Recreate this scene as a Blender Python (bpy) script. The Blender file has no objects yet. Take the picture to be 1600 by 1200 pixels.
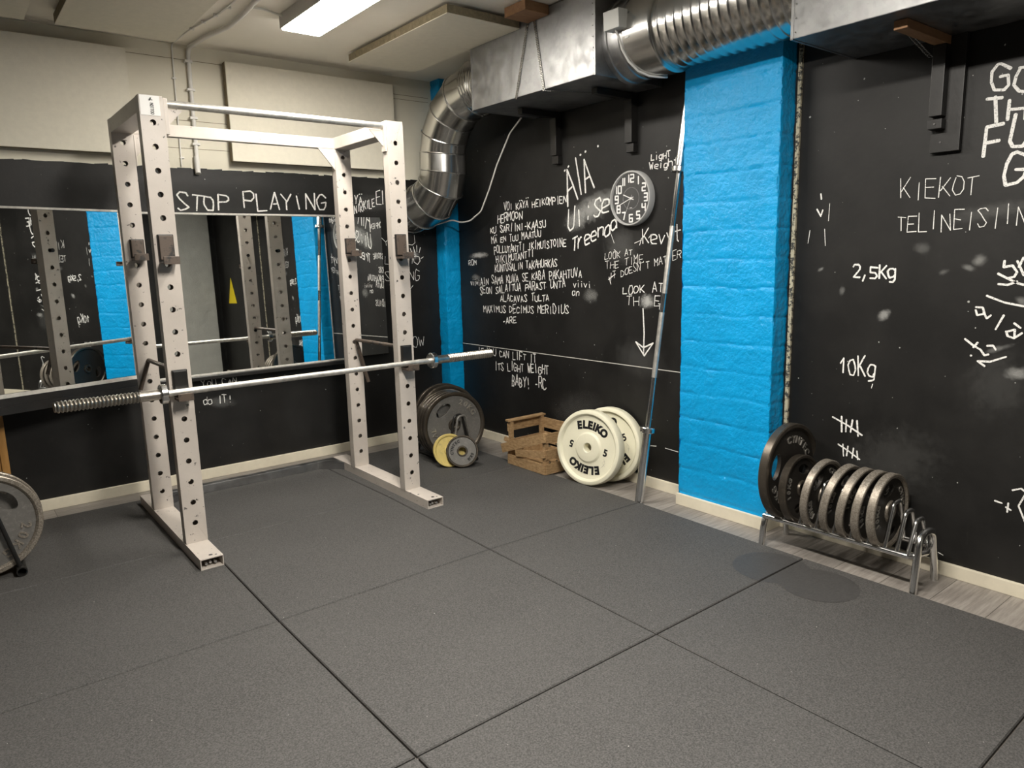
import bpy, bmesh, math, random
from mathutils import Vector, Matrix, noise
random.seed(7)
PI = math.pi
SC = bpy.context.scene
COL = SC.collection

# ------------------------------------------------------------------ camera
cam_data = bpy.data.cameras.new('camera')
cam_data.sensor_width = 36.0
cam_data.lens = 36.0 * 1130.34 / 1600.0
cam = bpy.data.objects.new('camera', cam_data)
COL.objects.link(cam)
pitch, yaw, roll = 0.1741008, 0.6657701, -0.0249332
fwd = Vector((math.cos(pitch) * math.sin(yaw), math.cos(pitch) * math.cos(yaw), -math.sin(pitch)))
rt0 = Vector((math.cos(yaw), -math.sin(yaw), 0))
up0 = rt0.cross(fwd)
rt = math.cos(roll) * rt0 + math.sin(roll) * up0
up = -math.sin(roll) * rt0 + math.cos(roll) * up0
M = Matrix((rt, up, -fwd)).transposed().to_4x4()
M.translation = Vector((-2.8725, -1.5791, 1.3431))
cam.matrix_world = M
SC.camera = cam

# ------------------------------------------------------------------ light
world = bpy.data.worlds.new('world')
world.use_nodes = True
world.node_tree.nodes['Background'].inputs[0].default_value = (0.9, 0.93, 1.0, 1)
world.node_tree.nodes['Background'].inputs[1].default_value = 0.02
SC.world = world
LAMP_EMIT = 34.0
LAMP_COL = (1.0, 0.945, 0.86)
def ceiling_light(name, x, y, z, sx, sy, watts):
    l = bpy.data.lights.new(name, 'AREA')
    l.shape = 'RECTANGLE'; l.size = sx; l.size_y = sy; l.energy = watts; l.color = LAMP_COL
    o = bpy.data.objects.new(name, l); o.location = (x, y, z)
    COL.objects.link(o)
    return o
# the further fluorescent fittings of the room, beyond the frame
ceiling_light('ceiling_fitting', -1.75, -0.45, 2.53, 0.2, 1.2, 66)
SC.view_settings.view_transform = 'Standard'
SC.view_settings.look = 'None'
SC.view_settings.gamma = 1.0
SC.view_settings.use_curve_mapping = False
SC.view_settings.exposure = 0.96

# ------------------------------------------------------------------ materials
def new_mat(name):
    m = bpy.data.materials.new(name); m.use_nodes = True
    nt = m.node_tree
    return m, nt, nt.nodes['Principled BSDF']
def nd(nt, t, **kw):
    n = nt.nodes.new(t)
    for k, v in kw.items(): setattr(n, k, v)
    return n
def tex_coord(nt, kind='Object', scale=(1, 1, 1), rot=(0, 0, 0)):
    tc = nd(nt, 'ShaderNodeTexCoord'); mp = nd(nt, 'ShaderNodeMapping')
    mp.inputs['Scale'].default_value = scale; mp.inputs['Rotation'].default_value = rot
    nt.links.new(tc.outputs[kind], mp.inputs[0])
    return mp.outputs[0]
def noise_tex(nt, vec, scale, detail=4, rough=0.55):
    n = nd(nt, 'ShaderNodeTexNoise')
    n.inputs['Scale'].default_value = scale; n.inputs['Detail'].default_value = detail
    n.inputs['Roughness'].default_value = rough
    nt.links.new(vec, n.inputs['Vector'])
    return n.outputs['Fac']
def ramp(nt, fac, stops):
    r = nd(nt, 'ShaderNodeValToRGB')
    e = r.color_ramp.elements
    while len(e) < len(stops): e.new(0.5)
    for i, (p, c) in enumerate(stops):
        e[i].position = p
        e[i].color = (*c, 1) if hasattr(c, '__len__') else (c, c, c, 1)
    nt.links.new(fac, r.inputs[0])
    return r.outputs[0]
def mix_col(nt, fac, a, b, mode='MIX'):
    m = nd(nt, 'ShaderNodeMix', data_type='RGBA', blend_type=mode)
    for s, v in ((m.inputs[0], fac), (m.inputs[6], a), (m.inputs[7], b)):
        if isinstance(v, (int, float)): s.default_value = v
        elif isinstance(v, (tuple, list)): s.default_value = (*v, 1)
        else: nt.links.new(v, s)
    return m.outputs[2]
def bump(nt, bsdf, height, strength, dist=0.01, prev=None):
    b = nd(nt, 'ShaderNodeBump')
    b.inputs['Strength'].default_value = strength; b.inputs['Distance'].default_value = dist
    nt.links.new(height, b.inputs['Height'])
    if prev is not None: nt.links.new(prev, b.inputs['Normal'])
    nt.links.new(b.outputs[0], bsdf.inputs['Normal'])
    return b.outputs[0]
def mat(name, col, rough=0.5, metal=0.0, var=0.0, vscale=8, bmp=0.0, bscale=60, coords='Object', spec=0.5, stretch=(1, 1, 1)):
    m, nt, b = new_mat(name)
    b.inputs['Base Color'].default_value = (*col, 1)
    b.inputs['Roughness'].default_value = rough; b.inputs['Metallic'].default_value = metal
    b.inputs['Specular IOR Level'].default_value = spec
    if var or bmp:
        v = tex_coord(nt, coords, stretch)
        if var:
            f = noise_tex(nt, v, vscale, 6, 0.65)
            lo = tuple(max(0, c * (1 - var)) for c in col); hi = tuple(min(1, c * (1 + var)) for c in col)
            c = ramp(nt, f, [(0.3, lo), (0.7, hi)])
            nt.links.new(c, b.inputs['Base Color'])
        if bmp:
            bump(nt, b, noise_tex(nt, v, bscale, 5), bmp, 0.004)
    return m

def m_rubber():
    m, nt, b = new_mat('black_rubber')
    v = tex_coord(nt, 'Object')
    speck = ramp(nt, noise_tex(nt, v, 190, 3, 0.75), [(0.36, 0.0), (0.68, 1.0)])
    cloud = ramp(nt, noise_tex(nt, v, 2.2, 5, 0.6), [(0.3, 0.0), (0.75, 1.0)])
    base = mix_col(nt, cloud, (0.032, 0.031, 0.030), (0.046, 0.0445, 0.043))
    col = mix_col(nt, speck, base, (0.105, 0.101, 0.097))
    # chalk flecks and scuffs
    dots = ramp(nt, noise_tex(nt, v, 95, 1, 0.3), [(0.835, 0.0), (0.85, 1.0)])
    col = mix_col(nt, dots, col, (0.45, 0.44, 0.41))
    v2 = tex_coord(nt, 'Object', (2, 26, 2), (0, 0, 0.6))
    sc = ramp(nt, noise_tex(nt, v2, 2.0, 2, 0.5), [(0.74, 0.0), (0.80, 0.35)])
    col = mix_col(nt, sc, col, (0.16, 0.155, 0.145))
    nt.links.new(col, b.inputs['Base Color'])
    b.inputs['Roughness'].default_value = 0.72
    b.inputs['Specular IOR Level'].default_value = 0.35
    bump(nt, b, noise_tex(nt, v, 260, 2), 0.35, 0.002)
    return m
def m_board():
    m, nt, b = new_mat('black_board_paint')
    v = tex_coord(nt, 'Object')
    cl = ramp(nt, noise_tex(nt, v, 2.6, 7, 0.62), [(0.42, 0.0), (0.85, 1.0)])
    col = mix_col(nt, cl, (0.0075, 0.0071, 0.0065), (0.023, 0.022, 0.0205))
    v2 = tex_coord(nt, 'Object', (1, 7, 1.3))
    st = ramp(nt, noise_tex(nt, v2, 7, 5, 0.7), [(0.62, 0.0), (0.8, 0.5)])
    col = mix_col(nt, st, col, (0.032, 0.031, 0.029))
    fl = ramp(nt, noise_tex(nt, v, 60, 1, 0.3), [(0.80, 0.0), (0.815, 1.0)])
    col = mix_col(nt, fl, col, (0.4, 0.4, 0.38))
    nt.links.new(col, b.inputs['Base Color'])
    b.inputs['Roughness'].default_value = 0.5
    b.inputs['Specular IOR Level'].default_value = 0.4
    bump(nt, b, noise_tex(nt, v, 38, 5), 0.14, 0.004)
    return m
def m_laminate():
    m, nt, b = new_mat('grey_laminate')
    v = tex_coord(nt, 'Object')
    br = nd(nt, 'ShaderNodeTexBrick')
    br.inputs['Scale'].default_value = 1.0; br.inputs['Mortar Size'].default_value = 0.0014
    br.inputs['Brick Width'].default_value = 1.25; br.inputs['Row Height'].default_value = 0.193
    br.inputs['Color1'].default_value = (0.0, 0, 0, 1); br.inputs['Color2'].default_value = (1, 1, 1, 1)
    br.offset = 0.37
    nt.links.new(v, br.inputs['Vector'])
    v2 = tex_coord(nt, 'Object', (2.2, 26, 1))
    g = ramp(nt, noise_tex(nt, v2, 2.2, 8, 0.68), [(0.3, (0.155, 0.137, 0.122)), (0.55, (0.27, 0.245, 0.22)), (0.78, (0.36, 0.335, 0.305))])
    c = mix_col(nt, 0.16, g, br.outputs['Color'], 'OVERLAY')
    c = mix_col(nt, br.outputs['Fac'], c, (0.07, 0.06, 0.05))
    nt.links.new(c, b.inputs['Base Color'])
    b.inputs['Roughness'].default_value = 0.42
    return m
def m_galv(name, lo, hi, rough):
    m, nt, b = new_mat(name)
    v = tex_coord(nt, 'Object')
    vo = nd(nt, 'ShaderNodeTexVoronoi'); vo.inputs['Scale'].default_value = 42
    nt.links.new(v, vo.inputs['Vector'])
    f = noise_tex(nt, v, 5, 6, 0.65)
    c1 = ramp(nt, f, [(0.3, lo), (0.72, hi)])
    c = mix_col(nt, 0.10, c1, vo.outputs['Color'], 'SOFT_LIGHT')
    hs = nd(nt, 'ShaderNodeHueSaturation'); hs.inputs['Saturation'].default_value = 0.12
    nt.links.new(c, hs.inputs['Color'])
    nt.links.new(hs.outputs[0], b.inputs['Base Color'])
    r = ramp(nt, noise_tex(nt, v, 16, 4), [(0.3, rough * 0.75), (0.75, rough * 1.35)])
    nt.links.new(r, b.inputs['Roughness'])
    b.inputs['Metallic'].default_value = 1.0
    return m
def m_worn(name, base, wear, metal=0.0, rough=0.42, amt=(0.6, 0.72), scale=22):
    m, nt, b = new_mat(name)
    v = tex_coord(nt, 'Object')
    f = ramp(nt, noise_tex(nt, v, scale, 7, 0.7), [(amt[0], 0.0), (amt[1], 1.0)])
    f2 = ramp(nt, noise_tex(nt, v, 3.0, 5, 0.6), [(0.3, 0.0), (0.75, 1.0)])
    c0 = mix_col(nt, f2, tuple(c * 0.86 for c in base), tuple(min(1, c * 1.1) for c in base))
    c = mix_col(nt, f, c0, wear)
    nt.links.new(c, b.inputs['Base Color'])
    b.inputs['Roughness'].default_value = rough; b.inputs['Metallic'].default_value = metal
    bump(nt, b, noise_tex(nt, v, 140, 3), 0.12, 0.002)
    return m
def m_wood(name, lo, hi, axis=(1, 14, 14), rough=0.65):
    m, nt, b = new_mat(name)
    v = tex_coord(nt, 'Object', axis)
    c = ramp(nt, noise_tex(nt, v, 3.5, 8, 0.68), [(0.28, lo), (0.72, hi)])
    nt.links.new(c, b.inputs['Base Color']); b.inputs['Roughness'].default_value = rough
    bump(nt, b, noise_tex(nt, v, 9, 6), 0.25, 0.003)
    return m
def m_paint_brick(name, col, rough=0.33):
    m, nt, b = new_mat(name)
    v = tex_coord(nt, 'Object')
    f = ramp(nt, noise_tex(nt, v, 5, 6, 0.6), [(0.3, 0.0), (0.7, 1.0)])
    c = mix_col(nt, f, tuple(x * 0.9 for x in col), tuple(min(1, x * 1.08) for x in col))
    nt.links.new(c, b.inputs['Base Color']); b.inputs['Roughness'].default_value = rough; b.inputs['Specular IOR Level'].default_value = 0.45
    bp = bump(nt, b, noise_tex(nt, v, 55, 6, 0.6), 0.8, 0.007)
    return m
def m_chalk():
    m, nt, b = new_mat('chalk')
    v = tex_coord(nt, 'Object')
    f = ramp(nt, noise_tex(nt, v, 210, 3, 0.7), [(0.31, 0.0), (0.45, 1.0)])
    b.inputs['Base Color'].default_value = (0.86, 0.85, 0.82, 1); b.inputs['Roughness'].default_value = 0.95
    nt.links.new(f, b.inputs['Alpha'])
    return m
def m_smudge(s):
    m, nt, b = new_mat('chalk_dust')
    tc = nd(nt, 'ShaderNodeTexCoord')
    sub = nd(nt, 'ShaderNodeVectorMath', operation='MULTIPLY_ADD')
    nt.links.new(tc.outputs['UV'], sub.inputs[0]); sub.inputs[1].default_value = (2, 2, 2); sub.inputs[2].default_value = (-1, -1, 0)
    ln = nd(nt, 'ShaderNodeVectorMath', operation='LENGTH'); nt.links.new(sub.outputs[0], ln.inputs[0])
    v = tex_coord(nt, 'Object', (1, 1, 1))
    n = noise_tex(nt, v, 26, 6, 0.7)
    ad = nd(nt, 'ShaderNodeMath', operation='MULTIPLY_ADD'); nt.links.new(n, ad.inputs[0]); ad.inputs[1].default_value = 1.5
    nt.links.new(ln.outputs['Value'], ad.inputs[2])
    mr = nd(nt, 'ShaderNodeMapRange'); nt.links.new(ad.outputs[0], mr.inputs[0])
    mr.inputs[1].default_value = 0.85; mr.inputs[2].default_value = 1.9; mr.inputs[3].default_value = s; mr.inputs[4].default_value = 0
    mr.interpolation_type = 'SMOOTHSTEP'
    b.inputs['Base Color'].default_value = (0.5, 0.5, 0.48, 1); b.inputs['Roughness'].default_value = 1
    nt.links.new(mr.outputs[0], b.inputs['Alpha'])
    return m
def m_emit(name, col, s):
    m, nt, b = new_mat(name)
    b.inputs['Base Color'].default_value = (0.8, 0.8, 0.8, 1)
    b.inputs['Emission Color'].default_value = (*col, 1); b.inputs['Emission Strength'].default_value = s
    return m
def m_mirror():
    m, nt, b = new_mat('mirror_glass')
    b.inputs['Base Color'].default_value = (0.86, 0.88, 0.87, 1); b.inputs['Metallic'].default_value = 1; b.inputs['Roughness'].default_value = 0.012
    return m
def m_pane():
    m, nt, b = new_mat('clear_pane')
    b.inputs['Base Color'].default_value = (1, 1, 1, 1); b.inputs['Roughness'].default_value = 0.03
    b.inputs['Alpha'].default_value = 0.06
    return m
MT = dict(
    rubber=m_rubber(), board=m_board(), laminate=m_laminate(),
    white=mat('white_wall_paint', (0.70, 0.66, 0.545), 0.7, 0, 0.05, 3, 0.12, 50),
    ceil=mat('ceiling_paint', (0.84, 0.80, 0.71), 0.75, 0, 0.03, 3, 0.08, 40),
    panel=mat('panel_cloth', (0.72, 0.68, 0.57), 0.85, 0, 0.04, 30, 0.2, 300),
    wool=mat('mineral_wool', (0.23, 0.19, 0.12), 0.95, 0, 0.25, 40, 0.5, 120),
    cream=mat('cream_skirting', (0.74, 0.68, 0.54), 0.5, 0, 0.08, 10, 0.05, 40),
    blue=m_paint_brick('blue_brick_paint', (0.0, 0.33, 0.70)),
    grey_brick=m_paint_brick('grey_brick_paint', (0.36, 0.36, 0.33), 0.5),
    rack=m_worn('pale_grey_enamel', (0.57, 0.515, 0.46), (0.06, 0.055, 0.05), 0.0, 0.36, (0.635, 0.665), 34),
    rack_galv=m_galv('dull_steel', (0.34, 0.34, 0.33), (0.46, 0.46, 0.44), 0.42),
    galv=m_galv('galvanised_sheet', (0.26, 0.26, 0.252), (0.37, 0.37, 0.355), 0.46),
    spiral=mat('bright_duct_steel', (0.58, 0.575, 0.555), 0.22, 1.0, 0.12, 4),
    chrome=mat('chrome', (0.76, 0.76, 0.75), 0.20, 1.0, 0.1, 30),
    barsteel=mat('bare_bar_steel', (0.70, 0.68, 0.63), 0.42, 0.85, 0.25, 30),
    sleeve=mat('ribbed_sleeve_steel', (0.52, 0.49, 0.44), 0.32, 1.0, 0.25, 40),
    iron=m_worn('hammered_iron_grey', (0.17, 0.163, 0.15), (0.27, 0.255, 0.235), 0.2, 0.4, (0.5, 0.8), 60),
    iron_dark=m_worn('dark_cast_iron', (0.045, 0.04, 0.034), (0.12, 0.105, 0.085), 0.5, 0.45, (0.6, 0.8), 30),
    rim=m_worn('worn_iron_rim', (0.22, 0.19, 0.155), (0.50, 0.45, 0.38), 0.6, 0.4, (0.40, 0.66), 170),
    rim_dark=m_worn('dark_iron_rim', (0.10, 0.085, 0.068), (0.2, 0.17, 0.13), 0.7, 0.36, (0.55, 0.75), 30),
    letter=mat('raised_metal_lettering', (0.55, 0.52, 0.47), 0.35, 0.8, 0.2, 60),
    yellow=m_worn('worn_yellow_paint', (0.62, 0.49, 0.16), (0.35, 0.28, 0.13), 0.0, 0.5, (0.55, 0.7), 40),
    bumper=mat('cream_plastic', (0.80, 0.77, 0.60), 0.42, 0, 0.04, 8),
    ink=mat('black_ink', (0.008, 0.008, 0.009), 0.5),
    blackpaint=mat('black_paint', (0.014, 0.013, 0.012), 0.42, 0, 0.3, 12, 0.1, 40),
    blacksteel=mat('black_steel', (0.02, 0.019, 0.018), 0.38, 0.3, 0.2, 20),
    crate=m_wood('rough_crate_wood', (0.20, 0.115, 0.05), (0.52, 0.35, 0.18), (9, 9, 30)),
    oak=m_wood('orange_wood', (0.38, 0.19, 0.05), (0.55, 0.30, 0.10), (14, 14, 1.5), 0.4),
    block=m_wood('brown_wood', (0.20, 0.10, 0.045), (0.33, 0.18, 0.085), (3, 12, 12)),
    hook=m_worn('brown_hook_liner', (0.105, 0.078, 0.06), (0.03, 0.027, 0.025), 0.1, 0.5, (0.52, 0.6), 22),
    chalk=m_chalk(), mirror=m_mirror(), pane=m_pane(),
    clockgrey=mat('clock_case_grey', (0.46, 0.46, 0.45), 0.4), clockface=mat('clock_face_black', (0.012, 0.012, 0.012), 0.3),
    clockwhite=mat('clock_white', (0.82, 0.82, 0.8), 0.5),
    cable=mat('white_cable', (0.72, 0.70, 0.66), 0.5), plastic=mat('pale_grey_plastic', (0.58, 0.58, 0.55), 0.45),
    lamp=m_emit('lamp_diffuser', LAMP_COL, LAMP_EMIT), lampbody=mat('lamp_housing_white', (0.45, 0.44, 0.42), 0.5),
    label=mat('white_sticker', (0.86, 0.85, 0.82), 0.45),
    sign=mat('sign_yellow', (0.85, 0.66, 0.01), 0.5),
    edge=m_worn('bare_board_edge', (0.55, 0.50, 0.36), (0.06, 0.06, 0.055), 0, 0.8, (0.5, 0.56), 60),
    white_strip=mat('pale_strip', (0.62, 0.60, 0.55), 0.6, 0, 0.2, 30),
    mark=mat('pressed_rubber', (0.050, 0.048, 0.047), 0.6, 0, 0.25, 120, 0.2, 260),
)
CHALK_TEXT = [
  ('R','VOI KÄYÄ HEIKOMPIEN',2.489,1.659,1.845,1.667,0.044,7),
  ('R','HERMOON',2.567,1.580,2.286,1.599,0.048,8),
  ('R','KU SARIINI-KAASU',2.655,1.514,2.044,1.526,0.045,8),
  ('R','MÄ EN TUU MAATUU',2.641,1.438,2.093,1.469,0.040,7),
  ('R','POLLUTANTTI IKIMUISTOINE',2.616,1.366,1.853,1.406,0.047,7),
  ('R','HIKIMUTANTTI',2.597,1.300,2.170,1.339,0.046,7),
  ('R','KUNTOSALIN TAKAHURKAS',2.612,1.239,1.941,1.281,0.047,7),
  ('R','AIN SAMA KUVA SE KABA PAKAHTUVA',2.793,1.145,1.712,1.209,0.050,7),
  ('R','SEON SALATTUA PARAST UNTA',2.802,1.076,1.865,1.144,0.051,7),
  ('R','ALACAVAS TULTA',2.558,1.027,2.023,1.050,0.045,7),
  ('R','MAXIMUS DECIMUS MERIDIUS',2.764,0.944,1.837,0.980,0.050,7),
  ('R','-ARE',2.542,0.865,2.372,0.884,0.041,7),
  ('R','Ul:Se',1.842,1.495,1.471,1.607,0.115,14),
  ('R','Treenaa',1.807,1.361,1.413,1.493,0.081,11),
  ('R','LigHT',1.166,1.841,1.027,1.846,0.034,7),
  ('R','Weight',1.176,1.800,0.978,1.796,0.035,7),
  ('R','Kevyt',1.223,1.395,0.946,1.408,0.078,8),
  ('R','LOOK AT',1.519,1.312,1.295,1.338,0.035,4),
  ('R','THE TIME.',1.513,1.255,1.171,1.300,0.040,4),
  ('R',"IT DOESN'T MATTER",1.483,1.193,0.945,1.317,0.042,4),
  ('R','LOOK AT',1.378,1.110,1.065,1.134,0.046,6),
  ('R','TH  E',1.344,1.047,1.085,1.056,0.048,5),
  ('R','T',1.107,1.031,1.079,1.032,0.032,5),
  ('R','viivi',1.797,1.141,1.630,1.148,0.039,6),
  ('R','an',1.805,1.088,1.739,1.095,0.039,6),
  ('R','ROM',2.938,1.284,2.832,1.290,0.034,6),
  ('R','viivi',2.918,1.137,2.798,1.144,0.042,6),
  ('R','IF YOU CAN LIFT IT',2.851,0.627,2.165,0.627,0.049,7),
  ('R','ITS LIGHT WEIGHT',2.649,0.529,2.039,0.558,0.056,8),
  ('R','BABY! -RC',2.449,0.430,2.065,0.456,0.072,9),
  ('R','KIEKOT',-0.168,1.538,-0.462,1.535,0.062,4),
  ('R','TELINEISIIN',-0.164,1.404,-0.631,1.410,0.066,4),
  ('R','2,5Kg',0.010,1.221,-0.178,1.217,0.051,9),
  ('R','10Kg',0.046,0.784,-0.117,0.791,0.077,8),
  ('R','GO',-0.467,1.904,-0.614,1.886,0.080,15),
  ('R','THE',-0.463,1.802,-0.665,1.784,0.076,16),
  ('R','FU',-0.455,1.684,-0.619,1.690,0.100,17),
  ('R','G',-0.529,1.555,-0.619,1.552,0.129,17),
  ('B','STOP PLAYING',-1.680,1.677,-0.704,1.688,0.092,11),
  ('B','YÄ',-0.506,1.732,-0.437,1.738,0.065,7),
  ('B','NIKKILE',-0.510,1.666,-0.342,1.722,0.053,7),
  ('B','E',-0.332,1.731,-0.285,1.737,0.089,7),
  ('B','YOU',-0.314,1.449,-0.020,1.446,0.065,4),
  ('B','LIFT',-0.296,1.316,-0.027,1.309,0.065,4),
  ('B','STRONG',-0.298,1.201,-0.001,1.180,0.070,4),
  ('B','TRY',-0.278,1.089,-0.051,1.087,0.070,4),
  ('B','NOW',-0.157,0.680,0.018,0.683,0.078,5),
  ('B','YOU CAN',-1.634,0.583,-1.413,0.577,0.037,6),
  ('B','do IT!',-1.636,0.466,-1.453,0.464,0.045,6),
]
CHALK_STROKES = [
  ('R',12,[[(1.836,1.644),(1.837,1.753),(1.839,1.866)],[(1.836,1.861),(1.788,1.771),(1.745,1.681)],[(1.835,1.736),(1.795,1.758)],[(1.863,1.860),(1.855,1.865)],[(1.830,1.880),(1.822,1.885)],[(1.761,1.926),(1.737,1.813),(1.715,1.707)],[(1.677,1.714),(1.684,1.816),(1.688,1.909)],[(1.688,1.909),(1.643,1.816),(1.603,1.737)],[(1.677,1.792),(1.641,1.806)],[(1.722,1.938),(1.715,1.940)],[(1.679,1.952),(1.671,1.954)],[(1.572,1.970),(1.567,1.971)]]),
  ('R',9,[[(1.214,1.033),(1.204,0.894),(1.207,0.775)],[(1.267,0.837),(1.202,0.761),(1.136,0.840)],[(1.267,0.837),(1.208,0.808),(1.136,0.840)]]),
  ('R',5,[[(1.482,1.209),(1.466,1.167)],[(1.487,1.194),(1.430,1.228)]]),
  ('R',8,[[(0.022,0.591),(0.018,0.519)],[(-0.001,0.579),(-0.001,0.523)],[(-0.029,0.582),(-0.023,0.525)],[(-0.049,0.583),(-0.058,0.513)],[(0.064,0.582),(-0.008,0.554),(-0.076,0.520)]]),
  ('R',7,[[(0.009,0.463),(0.003,0.408)],[(-0.015,0.458),(-0.011,0.412)],[(-0.041,0.454),(-0.037,0.407)],[(-0.057,0.444),(-0.063,0.405)],[(0.031,0.459),(-0.023,0.434),(-0.072,0.407)]]),
  ('R',8,[[(-0.485,1.106),(-0.509,1.105),(-0.517,1.082),(-0.492,1.075),(-0.485,1.096)],[(-0.513,1.088),(-0.526,1.064),(-0.539,1.077)],[(-0.582,1.079),(-0.559,1.024)],[(-0.519,1.151),(-0.580,1.127),(-0.643,1.115)],[(-0.600,1.019),(-0.622,1.027),(-0.623,0.994),(-0.601,1.001),(-0.594,1.019)],[(-0.618,1.051),(-0.640,1.034)],[(-0.625,0.997),(-0.647,1.016)]]),
  ('R',8,[[(-0.456,0.980),(-0.485,0.958),(-0.514,0.942)],[(-0.502,0.969),(-0.488,0.949)],[(-0.514,0.942),(-0.529,0.921),(-0.543,0.926)],[(-0.535,0.959),(-0.556,0.961),(-0.566,0.946)],[(-0.507,0.897),(-0.533,0.879)],[(-0.511,0.897),(-0.550,0.898),(-0.602,0.922)],[(-0.481,0.916),(-0.484,0.916)]]),
  ('R',9,[[(-0.550,1.235),(-0.583,1.217),(-0.616,1.200),(-0.637,1.194)],[(-0.568,1.283),(-0.567,1.259),(-0.595,1.265),(-0.612,1.241),(-0.604,1.223),(-0.583,1.217)],[(-0.609,1.282),(-0.634,1.229)],[(-0.554,1.196),(-0.585,1.193),(-0.615,1.206)],[(-0.628,1.294),(-0.616,1.259)]]),
  ('R',7,[[(-0.665,0.408),(-0.693,0.422),(-0.711,0.409),(-0.690,0.352),(-0.719,0.288)],[(-0.610,0.352),(-0.635,0.348)],[(-0.649,0.336),(-0.667,0.328)],[(-0.656,0.354),(-0.655,0.317)]]),
  ('R',7,[[(0.173,1.586),(0.169,1.563)],[(0.188,1.520),(0.168,1.488),(0.160,1.515)]]),
  ('R',3,[[(0.217,1.428),(0.224,1.371)],[(0.147,1.431),(0.140,1.357)],[(0.129,1.541),(0.131,1.466)]]),
  ('R',4,[[(-0.376,0.093),(-0.442,0.071)],[(-0.449,-0.023),(-0.474,-0.017)],[(-0.104,0.738),(-0.108,0.756)],[(1.158,0.235),(1.105,0.242)],[(1.039,0.243),(0.947,0.239)]]),
  ('R',4,[[(1.242,1.390),(1.228,1.429)],[(1.176,1.427),(1.157,1.447)],[(1.466,1.463),(1.440,1.407)],[(1.280,1.402),(1.227,1.418)],[(1.440,1.370),(1.409,1.347)]]),
  ('B',7,[[(-0.279,1.830),(-0.280,1.737)]]),
  ('B',5,[[(-0.059,1.385),(-0.072,1.423)],[(-0.034,1.391),(-0.046,1.435)],[(-0.016,1.397),(-0.016,1.445)],[(0.003,1.391),(0.015,1.428)],[(0.015,1.346),(0.038,1.359)],[(-0.050,1.360),(-0.045,1.322),(-0.017,1.303),(0.007,1.328),(0.001,1.359),(-0.028,1.366),(-0.050,1.360)]]),
  ('B',3,[[(-1.404,-0.256),(-1.291,-0.201)],[(-1.441,-0.934),(-1.397,-0.925)]]),
]
CHALK_SMUDGES = [
  ('R',(1.625,1.620),(-0.203,0.077),(-0.059,-0.066),0.55),
  ('R',(1.766,1.552),(-0.105,0.040),(-0.049,-0.054),0.4),
  ('R',(1.186,1.074),(-0.056,0.002),(0.000,-0.047),0.8),
  ('R',(1.640,1.095),(-0.066,0.001),(0.000,-0.048),0.3),
  ('R',(2.805,1.359),(-0.126,0.004),(-0.002,-0.023),0.7),
  ('R',(2.847,1.196),(-0.057,0.000),(0.002,-0.029),0.35),
  ('R',(-0.138,1.060),(-0.027,0.021),(-0.014,-0.018),0.5),
  ('R',(-0.482,1.285),(-0.028,0.008),(-0.007,-0.024),0.35),
  ('R',(-0.446,1.258),(-0.026,-0.008),(0.002,-0.014),0.3),
  ('R',(-0.269,1.336),(-0.034,-0.001),(-0.002,-0.026),0.15),
  ('R',(-0.360,1.241),(-0.021,0.008),(-0.005,-0.012),0.2),
  ('R',(-0.644,0.861),(-0.049,0.005),(-0.002,-0.027),0.45),
  ('R',(-0.573,0.950),(-0.052,0.021),(-0.004,-0.012),0.25),
  ('R',(-0.510,1.468),(-0.177,0.024),(-0.008,-0.033),0.1),
  ('R',(1.389,1.387),(-0.139,-0.041),(0.053,-0.104),0.12),
  ('R',(-0.584,0.814),(-0.124,0.016),(-0.012,-0.149),0.05),
  ('R',(-0.214,0.430),(-0.226,0.048),(-0.011,-0.171),0.05),
  ('R',(1.752,0.360),(-0.285,0.043),(0.001,-0.128),0.06),
  ('R',(0.052,1.156),(-0.014,-0.002),(0.003,-0.022),0.2),
  ('R',(1.236,0.742),(-0.222,-0.040),(0.051,-0.112),0.06),
  ('R',(0.156,1.252),(-0.018,0.010),(-0.005,-0.008),0.3),
  ('R',(-0.634,1.135),(-0.022,-0.013),(0.007,-0.017),0.3),
  ('B',(-0.040,1.376),(0.049,-0.001),(-0.003,-0.043),0.5),
  ('B',(-1.525,0.470),(0.100,-0.014),(-0.004,-0.041),0.15),
  ('B',(-0.382,1.739),(0.154,0.004),(-0.004,-0.066),0.1),
]

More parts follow.
